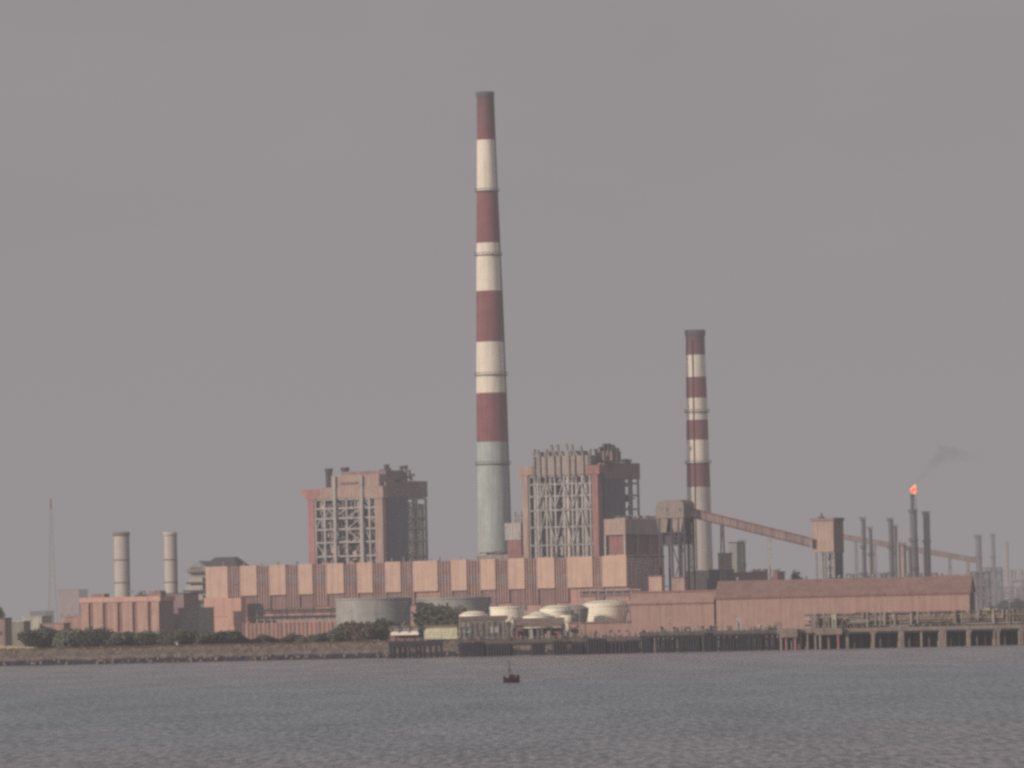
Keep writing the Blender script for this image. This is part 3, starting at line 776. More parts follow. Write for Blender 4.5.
for px in (815, 821, 824, 833):
    for v in (0.6, Dt-1.5): MB().box(U(px)-0.4, U(px)+0.4, v-0.4, v+0.4, 0, Z(823, 552)).build('leg', M['greysteel'], t)
k = MB()
for j in range(5):
    z0, z1 = j*9.5, (j+1)*9.5
    k.bar((U(824), 0.6, z0), (U(833), 0.6, z1), 0.4); k.bar((U(833), 0.6, z0), (U(824), 0.6, z1), 0.4); k.bar((U(815), 0.6, z1), (U(833), 0.6, z1), 0.4)
k.build('bracing', M['greysteel'], t)
gallery('coal_conveyor', 'long hazy pinkish conveyor running right from the transfer tower to the refinery', (836, 535.5), (978, 560.5), 5.5, 3750, 3760,
    (M['hazepink'], M['midmauve'], M['hazepink']), ((0.14, 1.2, M['greysteel']), (0.27, 1.2, M['greysteel']), (0.45, 1.2, M['greysteel']), (0.62, 1.2, M['hazepink']), (0.8, 1.3, M['greysteel']), (0.93, 1.2, M['hazepink'])), 3.0)

# ------------------------------------------------------------------ warehouse
f = Frame(970, 620, 2985, -9)
t = f.thing('warehouse', 'long pinkish brown sheet clad warehouse behind the right hand jetty', 'warehouse')
Z = lambda px, py, v=0: f.front(px, py, v)[1]; U = lambda px, py=600, v=0: f.front(px, py, v)[0]
uL = U(716); ze = (Z(970, 590.5)+Z(716, 597.5))/2; W = 26.0
zr = (Z(970, 577, W/2)+Z(720, 581.5, W/2))/2
MB().prismx([(0, 0), (W, 0), (W, ze), (W/2, zr-0.9), (0, ze)], uL, 0).build('wall', M['warehouse'], t)
k = MB(); k.prismx([(-0.9, ze-0.4), (W/2, zr-0.1), (W+0.9, ze-0.4), (W+0.9, ze+0.1), (W/2, zr+0.45), (-0.9, ze+0.1)], uL-0.5, 0.6)
k.build('roof', M['whroof'], t)
MB().box(uL-0.3, 0.5, -0.75, -0.05, ze-1.15, ze-0.45).build('gutter', M['maroon'], t)
k = MB()
n = 40
for i in range(n+1):
    u = uL+(0-uL)*i/n; k.box(u-0.06, u+0.06, -0.05, -0.002, 0, ze-1.2)
k.build('wall_rib', M['warehouse'], t)
for a, b, h in ((-92, -88.5, 5.5), (-61, -57, 6), (-30, -27, 5)):
    MB().box(a, b, -0.12, -0.052, 0, h).build('door', M['purple'], t)
for i in range(7):
    u = uL+9+i*16; MB().lathe([(0.5, 0), (0.5, 0.9), (0.9, 1.0), (0.8, 1.6), (0.05, 1.8)], cx=u, cy=W/2, z0=zr+0.2, n=10).build('ridge_vent', M['greysteel'], t)
for (a, b) in ((4, 9), (16, 21)):
    MB().box(0.0, 0.12, a, b, 0, 6).build('end_door', M['dark'], t)
MB().box(0.003, 0.25, 0.5, W-0.5, 0.1, ze-0.5).build('end_wall', M['shadeblue'], t)  # dark sheet over the gable, its shade put into the colour
f = Frame(716, 620, 3004.5, -9)
t = f.thing('warehouse', 'lower flat topped pink warehouse joined to the left end of the long one', 'warehouse')
Z = lambda px, py, v=0: f.front(px, py, v)[1]; U = lambda px, py=600, v=0: f.front(px, py, v)[0]
uL = U(630); ze = (Z(716, 601)+Z(630, 603.5))/2; W = 24.0; zr = (Z(716, 591.5, 8)+Z(632, 594, 8))/2; uR = -0.8
MB().prismx([(0, 0), (W, 0), (W, ze), (W/2, zr-0.8), (8, zr-0.8), (0, ze)], uL, uR).build('wall', M['warehouse'], t)
MB().prismx([(-0.7, ze-0.3), (8, zr-0.2), (W/2+2, zr-0.2), (W+0.6, ze), (W+0.6, ze+0.4), (W/2+2, zr+0.2), (8, zr+0.2), (-0.7, ze+0.1)], uL-0.4, uR+0.1).build('roof', M['warehouse'], t)
MB().box(uL-0.4, uR, 7.4, 8.3, zr+0.21, zr+1.0).build('ridge_trim', M['maroon'], t)
MB().box(uL-0.3, uR, -0.55, -0.01, ze-0.9, ze-0.35).build('gutter', M['maroon'], t)
k = MB()
for i in range(15):
    u = uL+(uR-uL)*i/14; k.box(u-0.06, u+0.06, -0.05, -0.002, 0, ze-1)
k.build('wall_rib', M['warehouse'], t)
# small buildings behind it
def simple_house(name, label, px0, px1, pyt, Y, depth, wallm, roofm, rot=-20, cat='building', pitched=False, wins=0, hmin=None):
    f = Frame(px1, pyt+20, Y, rot); t = f.thing(name, label, cat)
    u0 = f.front(px0, pyt)[0]; z = f.front((px0+px1)/2, pyt)[1]
    z = max(z, 2.0)
    if pitched:
        MB().prismx([(0, 0), (depth, 0), (depth, z-1.5), (depth/2, z), (0, z-1.5)], u0, 0).build('wall', wallm, t)
        MB().prismx([(-0.5, z-1.6), (depth/2, z+0.05), (depth+0.5, z-1.6), (depth+0.5, z-1.3), (depth/2, z+0.4), (-0.5, z-1.3)], u0-0.4, 0.4).build('roof', roofm, t)
    else:
        MB().box(u0, 0, 0, depth, 0, z-0.5).build('wall', wallm, t)
        MB().box(u0-0.3, 0.3, -0.3, depth+0.3, z-0.497, z).build('roof', roofm, t)
    for i in range(wins):
        u = u0+(0-u0)*(i+0.5)/wins; hh = min(1.6, z*0.3); w_ = min(1.0, -u0/wins*0.28)
        MB().box(u-w_, u+w_, -0.08, 0.0, z*0.5-hh/2, z*0.5+hh/2+0.4).build('window', M['window'], t)
    return t
simple_house('control_cabin', 'small orange block against the dark end wall of the turbine hall', 648.5, 662, 575.5, 3055, 8, M['orange'], M['maroon'], -12)
simple_house('control_cabin', 'pale pink block under the legs of the junction tower', 672, 685, 577, 3050, 8, M['cream'], M['maroon'], -12)
simple_house('switch_house', 'dark grey building at the foot of the shorter chimney', 686, 727, 569.5, 3180, 12, M['dark'], M['greysteel'], -20)
t = simple_house('store_shed', 'low dull maroon shed behind the warehouse roof', 726, 778, 572, 3230, 12, M['maroon'], M['purple'], -20)
clutter(t, 'roof_equipment', [M['steel'], M['greysteel']], -25, -1, 1, 8, GZ+20, ZP(750, 569, 3230)-GZ, 26, 77, 0.5, 1.6)
simple_house('silo_building', 'narrow dark block left of the grey hopper behind the warehouse', 718, 726, 553, 3240, 8, M['purple'], M['dark'], -25)
# pale hopper tower and slim column
def vessel(name, label, px, pyt, wpx, Y, m, plats=2, dome=True, cat='column', lean=0.5, lad=True, head=None, group=None):
    s = pw(Y); p0 = P(px, 600, Y); r = wpx*s/2
    t = thing(name, label, cat, (p0.x, Y, GZ), 0, group); H = ZP(px-0.8, pyt, Y)-GZ
    prof = [(r, 0), (r, H-r*0.7)] + ([(r*0.85, H-r*0.32), (r*0.5, H-r*0.08), (0.02, H)] if dome else [(r, H), (0.02, H)])
    MB().lathe(prof, n=20).build('shell', m, t)
    for i in range(plats):
        z = H*(0.97-0.24*i) if i else H-r*0.9
        k = MB(); ro = 0.9 if i else 0.45; k.lathe([(r+0.01, z-0.4), (r+ro, z-0.4), (r+ro, z), (r+0.01, z)], n=16)
        for j in range(10):
            a = 2*PI*j/10; k.bar(((r+0.85)*math.cos(a), (r+0.85)*math.sin(a), z), ((r+0.85)*math.cos(a), (r+0.85)*math.sin(a), z+1.3), 0.15)
        k.lathe([(r+0.8, z+1.2), (r+0.95, z+1.2), (r+0.95, z+1.4), (r+0.8, z+1.4), (r+0.8, z+1.2)], n=16)
        k.build('platform', M['dark'] if m is not M['hazepink'] else M['purple'], t)
    if lad:
        a = R(-35); MB().bar(((r+0.5)*math.cos(a), (r+0.5)*math.sin(a), 0), ((r+0.5)*math.cos(a), (r+0.5)*math.sin(a), H-r), 0.6, 0.8).build('ladder', M['dark'], t)
    if head:
        MB().tube((0, 0, H-0.2), (0, 0, H+head), r*0.35, n=8).build('vent_pipe', m, t)
    return t
vessel('process_column', 'slim dark column with a round head behind the maroon shed', 743.5, 541, 4, 3350, M['hazecol'], 3)
t = simple_house('hopper_tower', 'pale grey hopper tower behind the maroon shed', 728.5, 737, 542, 3330, 7, M['greysteel'], M['dark'], -25, 'tower')

# ------------------------------------------------------------------ refinery on the right
cols = [
 (864.5, 518, 3.6, 3560, 'hazecol', 3, 'tall thin grey column nearest the transfer tower'),
 (871.5, 528, 2.6, 3590, 'hazecol', 2, 'shorter thin grey column just right of the tall thin one'),
 (892, 518.5, 4.2, 3590, 'hazecol', 4, 'dark column with many platforms left of the white pipe'),
 (896.5, 526, 2.6, 3610, 'hazecol', 2, 'slim column touching the many platform column'),
 (899.5, 541, 2.2, 3540, 'offwhite', 0, 'short whitish column left of the flare'),
 (904, 543, 5.0, 3560, 'hazepink', 1, 'short stout pinkish column left of the flare'),
 (910.5, 548, 2.6, 3555, 'hazecol', 1, 'short dark column hugging the flare stack'),
 (915, 509, 6.6, 3570, 'hazecol', 3, 'stout grey column directly under the flare flame'),
 (928, 511, 5.8, 3575, 'hazecol', 2, 'stout grey column just right of the flare with a reddish head'),
 (979.5, 534.5, 5.6, 4300, 'hazecol', 3, 'grey column with a bright head above the warehouse end'),
 (994, 534, 3.6, 4700, 'hazecol', 2, 'faint thin column second from the right edge'),
 (1007.5, 541.5, 3.8, 5600, 'hazepink', 1, 'very faint pinkish column nearest the right edge'),
]
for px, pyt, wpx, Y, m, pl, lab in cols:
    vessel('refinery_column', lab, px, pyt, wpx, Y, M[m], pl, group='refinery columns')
# flare stack
YF = 3580
p0 = P(914.3, 600, YF); s = pw(YF)
t = thing('flare_stack', 'tall thin flare stack with a burning orange flame at its tip', 'flare', (p0.x, YF-6, GZ))
H = ZP(912, 498, YF)-GZ
k = MB(); k.tube((0, 0, 0), (0, 0, H), 0.9, 0.75, n=12); k.build('pipe', M['hazecol'], t)
k = MB()
for j in range(16):
    z0, z1 = H*j/16, H*(j+1)/16; wd = 3.0-1.2*j/16
    for a in range(3):
        a0 = 2*PI*a/3; a1 = 2*PI*(a+1)/3
        k.bar((wd*math.cos(a0), wd*math.sin(a0), z0), (wd*math.cos(a0), wd*math.sin(a0), z1), 0.3)
        k.bar((wd*math.cos(a0), wd*math.sin(a0), z0), (wd*math.cos(a1), wd*math.sin(a1), z1), 0.22)
k.build('lattice', M['hazecol'], t)
MB().lathe([(0.8, H), (1.3, H+0.5), (1.3, H+2.0), (1.0, H+2.2)], n=12).build('burner_tip', M['dark'], t)
# flame
m, nt, out = new_mat('flame'); N = nt.nodes
em = N.new('ShaderNodeEmission'); tc = N.new('ShaderNodeTexCoord'); nn = N.new('ShaderNodeTexNoise'); nn.inputs['Scale'].default_value = 0.5
cr = N.new('ShaderNodeValToRGB'); cr.color_ramp.elements[0].position = 0.40; cr.color_ramp.elements[0].color = (1.0, 0.07, 0.03, 1)
cr.color_ramp.elements[1].position = 0.52; cr.color_ramp.elements[1].color = (1.0, 0.38, 0.17, 1)
nt.links.new(tc.outputs['Object'], nn.inputs['Vector']); nt.links.new(nn.outputs['Fac'], cr.inputs[0]); nt.links.new(cr.outputs[0], em.inputs['Color'])
em.inputs['Strength'].default_value = 1.6; nt.links.new(em.outputs[0], out.inputs['Surface'])
k = MB(); prof = [(0.3, 0), (1.2, 0.8), (1.8, 2.2), (1.75, 3.4), (1.2, 4.6), (0.5, 5.6), (0.05, 6.2)]
k.lathe(prof, n=16)
k.v = [(x+0.06*z*z*0.5+0.3*math.sin(z*1.3+y), y, z) for x, y, z in k.v]
fl = k.build('flame', m, t, loc=(0.4, 0, H+1.5))
# smoke plume
m, nt, out = new_mat('smoke'); N = nt.nodes
tc = N.new('ShaderNodeTexCoord'); nn = N.new('ShaderNodeTexNoise'); nn.inputs['Scale'].default_value = 0.16; nn.inputs['Detail'].default_value = 5
nt.links.new(tc.outputs['Object'], nn.inputs['Vector'])
mr = N.new('ShaderNodeMapRange'); mr.inputs['From Min'].default_value = 0.30; mr.inputs['From Max'].default_value = 0.75; mr.inputs['To Max'].default_value = 0.045
nt.links.new(nn.outputs['Fac'], mr.inputs['Value'])
sx = N.new('ShaderNodeSeparateXYZ'); nt.links.new(tc.outputs['Object'], sx.inputs[0])
fd = N.new('ShaderNodeMapRange'); fd.inputs['From Min'].default_value = 0; fd.inputs['From Max'].default_value = 46; fd.inputs['To Min'].default_value = 1.0; fd.inputs['To Max'].default_value = 0.0; fd.clamp = True
fd.interpolation_type = 'SMOOTHERSTEP'
nt.links.new(sx.outputs['X'], fd.inputs['Value'])
mu = N.new('ShaderNodeMath'); mu.operation = 'MULTIPLY'; nt.links.new(mr.outputs[0], mu.inputs[0]); nt.links.new(fd.outputs[0], mu.inputs[1])
ab = N.new('ShaderNodeVolumeAbsorption'); ab.inputs['Color'].default_value = (0.25, 0.22, 0.25, 1); nt.links.new(mu.outputs[0], ab.inputs['Density']); nt.links.new(ab.outputs[0], out.inputs['Volume'])
pts = [(914, 487, 1.0), (918, 481, 1.5), (923, 475, 2.0), (929, 469, 2.6), (935, 463, 3.6), (942, 457, 5.5), (950, 453, 8.0), (962, 455, 9.0), (977, 459, 10.0), (994, 463, 11)]
base = P(914, 489, YF); k = MB(); ring = []
nseg = 16; dn = []
for i in range(len(pts)-1):
    for j in range(4):
        g = j/4; a, b = pts[i], pts[i+1]; dn.append(tuple(a[q]+(b[q]-a[q])*g for q in range(3)))
vs = []
for px, py, r in dn:
    c = P(px, py, YF)-base; rr = r*random.uniform(0.8, 1.2)
    for j in range(nseg):
        a = 2*PI*j/nseg; vs.append((c.x+rr*math.cos(a)*0.75, c.y+rr*math.sin(a), c.z+rr*math.cos(a)*0.75*-0.8))
fs = [(i*nseg+j, i*nseg+(j+1) % nseg, (i+1)*nseg+(j+1) % nseg, (i+1)*nseg+j) for i in range(len(dn)-1) for j in range(nseg)]
fs += [tuple(range(nseg)), tuple(range((len(dn)-1)*nseg, len(dn)*nseg))]
k._add(vs, fs)
tag(k.build('smoke_plume', m, loc=base), 'thin dark smoke drifting up and right from the flare', 'smoke')

# refinery blocks behind the warehouse end
def process_unit(label, px0, px1, pyt, Y, seed, m1, n=60):
    f = Frame(px1, 590, Y, -15); t = f.thing('process_unit', label, 'process unit')
    u0 = f.front(px0, 590)[0]; z = f.front((px0+px1)/2, pyt)[1]
    us = [u0+(0-u0)*i/3 for i in range(4)]
    for u in us:
        for v in (0, 10): MB().box(u-0.5, u+0.5, v-0.5, v+0.5, 0, z).build('column', M[m1], t)
    k = MB()
    nz = max(2, int(z/8))
    for j in range(1, nz+1):
        MB().box(u0-0.5, 0.5, -0.5, 10.5, z*j/nz-0.8, z*j/nz-0.1).build('deck', M[m1], t)

    clutter(t, 'pipework', [M['hazecol'], M['hazepink'], M[m1]], u0, 0, 0.5, 9, 3, z-1, n, seed, 1.5, 6)
    return t
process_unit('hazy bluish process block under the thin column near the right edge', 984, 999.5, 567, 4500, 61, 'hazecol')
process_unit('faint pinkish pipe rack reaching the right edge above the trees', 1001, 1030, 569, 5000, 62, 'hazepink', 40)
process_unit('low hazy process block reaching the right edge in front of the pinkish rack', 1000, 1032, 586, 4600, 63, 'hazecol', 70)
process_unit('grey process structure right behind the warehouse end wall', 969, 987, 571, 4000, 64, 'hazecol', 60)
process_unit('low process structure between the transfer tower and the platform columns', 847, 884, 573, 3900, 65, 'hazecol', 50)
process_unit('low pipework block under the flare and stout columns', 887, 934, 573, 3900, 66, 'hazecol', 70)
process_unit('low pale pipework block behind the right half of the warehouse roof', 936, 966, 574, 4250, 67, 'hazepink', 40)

# ------------------------------------------------------------------ storage tanks
def tank(name, label, px, wpx, pyt, Y, m, roof='flat', py_eave=None, stairs=True):
    s = pw(Y); p0 = P(px, 620, Y); r = wpx*s/2
    t = thing(name, label, 'tank', (p0.x, Y+r, GZ)); H = ZP(px, py_eave or pyt, Y+r)-GZ; Ht = ZP(px, pyt, Y+r)-GZ
    n = 56
    MB().lathe([(r, 0), (r, H)], n=n).build('shell', m, t)
    k = MB()
    if roof == 'cone': k.lathe([(r+0.15, H), (r*0.25, Ht-(Ht-H)*0.1), (0.05, Ht)], n=n)
    elif roof == 'dome': k.lathe([(r+0.15, H)]+[(r*math.cos(i*PI/2/8)+0.02, H+(Ht-H)*math.sin(i*PI/2/8)) for i in range(1, 9)], n=n)
    else: k.lathe([(r+0.2, H-0.5), (r+0.2, H), (r-0.3, H), (0.05, H-0.3)], n=n)
    trf = k.build('roof', m, t)
    k = MB()
    for q in (0.33, 0.66): k.lathe([(r+0.01, H*q), (r+0.12, H*q+0.05), (r+0.12, H*q+0.2), (r+0.01, H*q+0.25)], n=n)
    k.lathe([(r+0.01, H-0.9), (r+0.3, H-0.85), (r+0.3, H-0.6), (r+0.01, H-0.55)], n=n); k.build('stiffening_ring', m, t)
    k = MB()
    for j in range(int(2*PI*r/4)):
        a = 4*j/r; k.bar(((r-0.2)*math.cos(a), (r-0.2)*math.sin(a), H), ((r-0.2)*math.cos(a), (r-0.2)*math.sin(a), H+1.0), 0.1)
    k.lathe([(r-0.25, H+0.95), (r-0.12, H+0.95), (r-0.12, H+1.1), (r-0.25, H+1.1), (r-0.25, H+0.95)], n=n)
    k.build('railing', M['greysteel'], trf)
    if stairs:
        k = MB(); n2 = 24
        for j in range(n2):
            a = R(-60+55*j/n2); a2 = R(-60+55*(j+1)/n2)
            k.bar(((r+0.5)*math.cos(a), (r+0.5)*math.sin(a), H*j/n2), ((r+0.5)*math.cos(a2), (r+0.5)*math.sin(a2), H*(j+1)/n2), 0.9, 0.5)
        k.build('stairway', M['greysteel'], t)
tank('storage_tank', 'large dull grey storage tank in front of the turbine hall', 372.5, 75, 598, 3015, M['tank'])
tank('storage_tank', 'second grey storage tank half hidden right of the large one', 453, 74, 597.5, 3035, M['tank'])
tank('storage_tank', 'white domed tank just above the green sheet shed', 473.5, 29, 610.8, 2965, M['whitetank'], 'dome', 616)
tank('storage_tank', 'white tank with a flat top left of the cone roofed one', 507.5, 35, 606.5, 2985, M['whitetank'], 'flat', stairs=False)
tank('storage_tank', 'low white cone roofed tank behind the brown jetty roof', 538, 30, 611.5, 2965, M['whitetank'], 'cone', 616.5)
tank('storage_tank', 'white tank with a rounded top between the cone roofed tank and the large cream one', 556, 32, 605, 2990, M['whitetank'], 'dome', 610)
tank('storage_tank', 'dull silver tank tucked left of the large cream tank', 574, 26, 605, 3010, M['greytank2'], 'dome', 608)
tank('storage_tank', 'largest cream white tank with a low domed roof behind the pink pump house', 605.5, 44, 600, 3030, M['whitetank'], 'dome', 604.5)
# white hopper
f = Frame(568, 630, 2905, 0); t = f.thing('hopper', 'white funnel shaped hopper at the left end of the pink pump house', 'hopper')
r = 3.4; z1 = ZP(566, 617, 2905)-GZ; z0 = ZP(566, 630, 2905)-GZ
MB().lathe([(r*0.18, z0-0.5), (r, z1), (r, z1+0.8)], n=24).build('funnel', M['whitetank'], t)
for a in (45, 135, 225, 315): MB().tube((r*0.9*math.cos(R(a)), r*0.9*math.sin(R(a)), 0), (r*0.9*math.cos(R(a)), r*0.9*math.sin(R(a)), z1), 0.15, n=6).build('leg', M['dark'], t)

# ------------------------------------------------------------------ left side buildings
f = Frame(160, 610, 3100, -24)
t = f.thing('fluted_building', 'pink fluted substation building with a pale top band at the left', 'building')
Z = lambda px, py, v=0: f.front(px, py, v)[1]; U = lambda px, py=615, v=0: f.front(px, py, v)[0]
uL = U(80.5); zt = (Z(160, 594)+Z(81, 599))/2; D3 = f.side(174, 610, 0)[0]
MB().box(uL+0.3, -0.3, 1.0, D3, 0, zt-3.0).build('wall', M['maroon'], t)
MB().box(uL-0.4, 0.4, -0.4, D3+0.4, zt-2.6, zt-0.2).build('top_band', M['brightpink'], t)
MB().box(uL, 0, 0, D3, zt-2.997, zt-2.603).build('cornice', M['pinkwall'], t)
for a, b in ((81, 88.5), (93, 103), (107.5, 117.5), (122, 132.5), (137, 148), (151.5, 159)):
    MB().box(U(a), U(b), 0, 0.997, 0, zt-3.0).build('pilaster', M['dustpink'], t)
MB().box(-0.297, -0.05, 1.2, D3-0.2, 0, zt-3.05).build('side_wall', M['purple'], t)  # side colour darkened to stand for shade
k = MB(); k.box(U(88), U(101), 4, 9, zt-0.2, zt+1.6); k.box(U(147), U(159), 2, 8, zt-0.2, zt+2.2); k.build('roof_house', M['purple'], t)
clutter(t, 'roof_equipment', [M['dark'], M['greysteel']], U(125), U(158), 3, 9, zt-0.2, zt+2.6, 24, 91, 0.4, 1.2)
simple_house('workshop', 'dark grey workshop just right of the pink fluted building', 166, 184, 593, 3140, 16, M['purple'], M['dark'], -24, wins=2)
# grey hopper tower with stacked decks
f = Frame(207, 590, 3260, -24); t = f.thing('coal_handling_tower', 'grey stepped tower with stacked dark decks left of the turbine hall', 'tower')
Z = lambda px, py, v=0: f.front(px, py, v)[1]; U = lambda px, py=590, v=0: f.front(px, py, v)[0]
MB().box(U(188), U(206), 3, 14, 0, Z(195, 572)).build('core', M['greysteel'], t)
for i, (a, b, y) in enumerate(((181, 207, 600), (183, 207, 590), (186, 207, 582), (188, 207, 571.5))):
    MB().box(U(a), U(b), 0, 16, Z(195, y)-0.9, Z(195, y)).build('deck', M['dark'], t)
    MB().box(U(a)+1, U(b)-3, 1, 3, Z(195, y)+0.003, Z(195, y)+2.4).build('panel', M['offwhite'], t)
MB().prism([(U(183), Z(195, 571)+0.01), (U(207), Z(195, 571)+0.01), (U(205), Z(195, 566)), (U(198), Z(195, 561)), (U(191), Z(195, 565))], 1, 15).build('roof', M['greysteel'], t)
for px in (182.5, 186, 194, 206):
    MB().box(U(px)-0.4, U(px)+0.4, -0.4, 0.4, 0, Z(195, 600)-0.9).build('leg', M['dark'], t)
# hipped dark roof building
f = Frame(237, 580, 3330, -24); t = f.thing('crusher_house', 'building with a dark hipped roof showing above the left end of the turbine hall', 'building')
Z = lambda px, py, v=0: f.front(px, py, v)[1]; U = lambda px, py=565, v=0: f.front(px, py, v)[0]
MB().box(U(203), 0, 0, 14, 0, Z(225, 567)).build('wall', M['greysteel'], t)
za, zb_ = Z(225, 567)+0.003, Z(225, 557); a, b = U(201.5), 1
MB()._add([(a, -1, za), (b, -1, za), (b, 15, za), (a, 15, za), (U(211), 5, zb_), (U(230), 5, zb_), (U(230), 9, zb_), (U(211), 9, zb_)],
    [(0, 1, 5, 4), (1, 2, 6, 5), (2, 3, 7, 6), (3, 0, 4, 7), (4, 5, 6, 7), (3, 2, 1, 0)]).build('roof', M['dark'], t)
# low buildings far left
simple_house('shed', 'long grey low shed right of the pink fluted building', 178, 208, 607.5, 3120, 10, M['greysteel'], M['tank'], -15)
simple_house('block', 'faint mauve tower block behind the bushes left of the fluted building', 58, 79, 589.5, 4600, 14, M['hazepink'], M['purple'], -24, wins=3)
simple_house('shed', 'pinkish flat shed joined to the left side of the fluted building', 64, 82, 616, 3150, 14, M['pinkwall'], M['pinkwall'], -15)
simple_house('house', 'whitish two storey house among the far left buildings', 22, 42, 616, 3160, 12, M['offwhite'], M['offwhite'], -20, 'house', wins=3)
simple_house('house', 'low greenish house at the far left behind the pale sand patch', 3, 24, 621, 3120, 10, M['greenwall'], M['offwhite'], -15, 'house', wins=2)
simple_house('house', 'dull pink low house left of the bushes', 40, 64, 623, 3130, 10, M['pinkwall'], M['purple'], -15, 'house', wins=3)
simple_house('house', 'grey low house at the very left edge of the shore', -14, 5, 618, 3090, 10, M['purple'], M['dark'], -15, 'house', wins=2)
simple_house('block', 'distant blue grey block just visible behind the whitish house', 30, 46, 611, 4400, 14, M['hazecol'], M['hazecol'], -20)
simple_house('hut', 'tiny white hut standing among the shore bushes', 174.5, 178, 634, 2962, 1.8, M['whitetank'], M['whitetank'], -15, 'hut')
# lattice mast
YM = 4300; p0 = P(53, 620, YM); t = thing('lattice_mast', 'tall thin faint lattice mast at the far left', 'mast', (p0.x, YM, GZ))
H = ZP(51, 503, YM)-GZ
k = MB(); n = 22
def mw(g): return 3.2*(1-g)**1.8+0.7
for j in range(n):
    g0, g1 = j/n, (j+1)/n
    c = [(1, 1), (-1, 1), (-1, -1), (1, -1)]
    for q in range(4):
        a, b = c[q], c[(q+1) % 4]
        k.bar((a[0]*mw(g0), a[1]*mw(g0), H*g0), (a[0]*mw(g1), a[1]*mw(g1), H*g1), 0.24)
        k.bar((a[0]*mw(g0), a[1]*mw(g0), H*g0), (b[0]*mw(g1), b[1]*mw(g1), H*g1), 0.16)
k.build('lattice', M['greysteel'], t)
MB().tube((0, 0, H-4), (0, 0, H+3), 0.7, n=8).build('antenna', M['maroon'], t)
# pipe rack and pink ribbed wall below the turbine hall's left half
f = Frame(336, 615, 3040, -8); t = f.thing('pipe_rack', 'dark pipe rack on pale posts below the left half of the turbine hall', 'pipe rack')
Z = lambda px, py, v=0: f.front(px, py, v)[1]; U = lambda px, py=615, v=0: f.front(px, py, v)[0]
a = U(257)
for i in range(12):
    u = a+(0-a)*i/11; MB().box(u-0.25, u+0.25, -0.2, 0.2, 0, Z(300, 609)).build('post', M['steel'], t)
for zy, r in ((610, 0.45), (612.3, 0.35), (616.5, 0.5)):
    MB().tube((a-1, -0.5, Z(300, zy)), (1, -0.5, Z(300, zy)), r, n=8).build('pipe', M['dark'], t)
MB().box(a-0.5, 0.5, 0.3, 2.0, Z(300, 617.6)-0.8, Z(300, 617.6)).build('walkway', M['greysteel'], t)
f = Frame(336, 625, 3022, -8); t = f.thing('compound_wall', 'low pink ribbed compound wall in front of the pipe rack', 'wall')
a = f.front(243, 620)[0]; z = f.front(300, 622.5)[1]
MB().box(a, 0, 0, 0.5, 0, z).build('wall_face', M['pinkwall'], t)
for i in range(23):
    u = a+(0-a)*i/22; MB().box(u-0.4, u+0.4, -0.35, -0.002, 0, z+0.4).build('pier', M['pinkwall'] if i % 3 else M['purple'], t)

f = Frame(641, 600, 3050, -4); t = f.thing('pipe_bridge', 'dark mauve pipe bridge above the large cream tank', 'pipe bridge')
Z = lambda px, py, v=0: f.front(px, py, v)[1]; U = lambda px, py=595, v=0: f.front(px, py, v)[0]
MB().box(U(580), 0, 0, 3, Z(610, 596)-0.5, Z(610, 596)).build('deck', M['purple'], t)
for i, (z, r) in enumerate(((0.6, 0.5), (1.8, 0.5), (2.7, 0.35))):
    MB().tube((U(580), 0.5+i*0.4, Z(610, 596)+z), (0, 0.5+i*0.4, Z(610, 596)+z), r, n=8).build('pipe', M[('purple', 'dark', 'midmauve')[i]], t)
for i in range(8):
    u = U(582)+(-1-U(582))*i/7; MB().box(u-0.25, u+0.25, 0.2, 0.7, 0, Z(610, 591.5)).build('post', M['midmauve'], t)

# ------------------------------------------------------------------ jetties
def jetty(name, label, px0, px1, Y, zd0, zd1, wid, pile_px, pm, dm, wpile=1.0, fender=None, rail=True, rows=3):
    f = Frame(px0, 650, Y, 0, 0.0); t = f.thing(name, label, 'jetty')
    u1 = f.front(px1, 650)[0]
    MB().box(0, u1, 0, wid, zd0, zd1).build('deck', dm, t)
    k = MB(); k.box(0.2, u1-0.2, 0.3, 1.2, zd0-0.9, zd0-0.003); k.box(0.2, u1-0.2, wid-1.2, wid-0.3, zd0-0.9, zd0-0.003); k.build('edge_beam', M['pile'], t)
    for px in pile_px:
        u = f.front(px, 650)[0]
        k = MB()
        for q in range(rows):
            v = 0.8+(wid-1.6)*q/(rows-1)
            k.tube((u, v, -3), (u, v, zd0-0.005), wpile/2, n=10)
        if rows > 1: k.box(u-0.4, u+0.4, 0.7, wid-0.7, zd0-1.6, zd0-0.906)
        k.build('pile_bent', pm, t)
    if fender: 
        for a, b, z0_, z1_ in fender:
            ua, ub = f.front(a, 650)[0], f.front(b, 650)[0]
            k = MB(); n = int((ub-ua)/1.1)
            for i in range(n): 
                u = ua+(ub-ua)*(i+0.5)/n; k.tube((u, -0.5, -3), (u, -0.5, z1_*random.uniform(0.93, 1.02)), 0.34, n=8)
            k.box(ua, ub, -0.3, 0.0, z0_+1.0, z0_+1.7); k.box(ua, ub, -0.3, 0.0, z1_-1.2, z1_-0.6)
            k.build('fender_piles', M['pile'], t)
    if rail:
        k = MB(); n = int(u1/2.5)
        for i in range(n+1): k.bar((u1*i/n, 0.15, zd1), (u1*i/n, 0.15, zd1+1.1), 0.12)
        k.bar((0, 0.15, zd1+1.1), (u1, 0.15, zd1+1.1), 0.12); k.bar((0, 0.15, zd1+0.6), (u1, 0.15, zd1+0.6), 0.08)
        k.build('handrail', M['greysteel'], t)
    return f, t
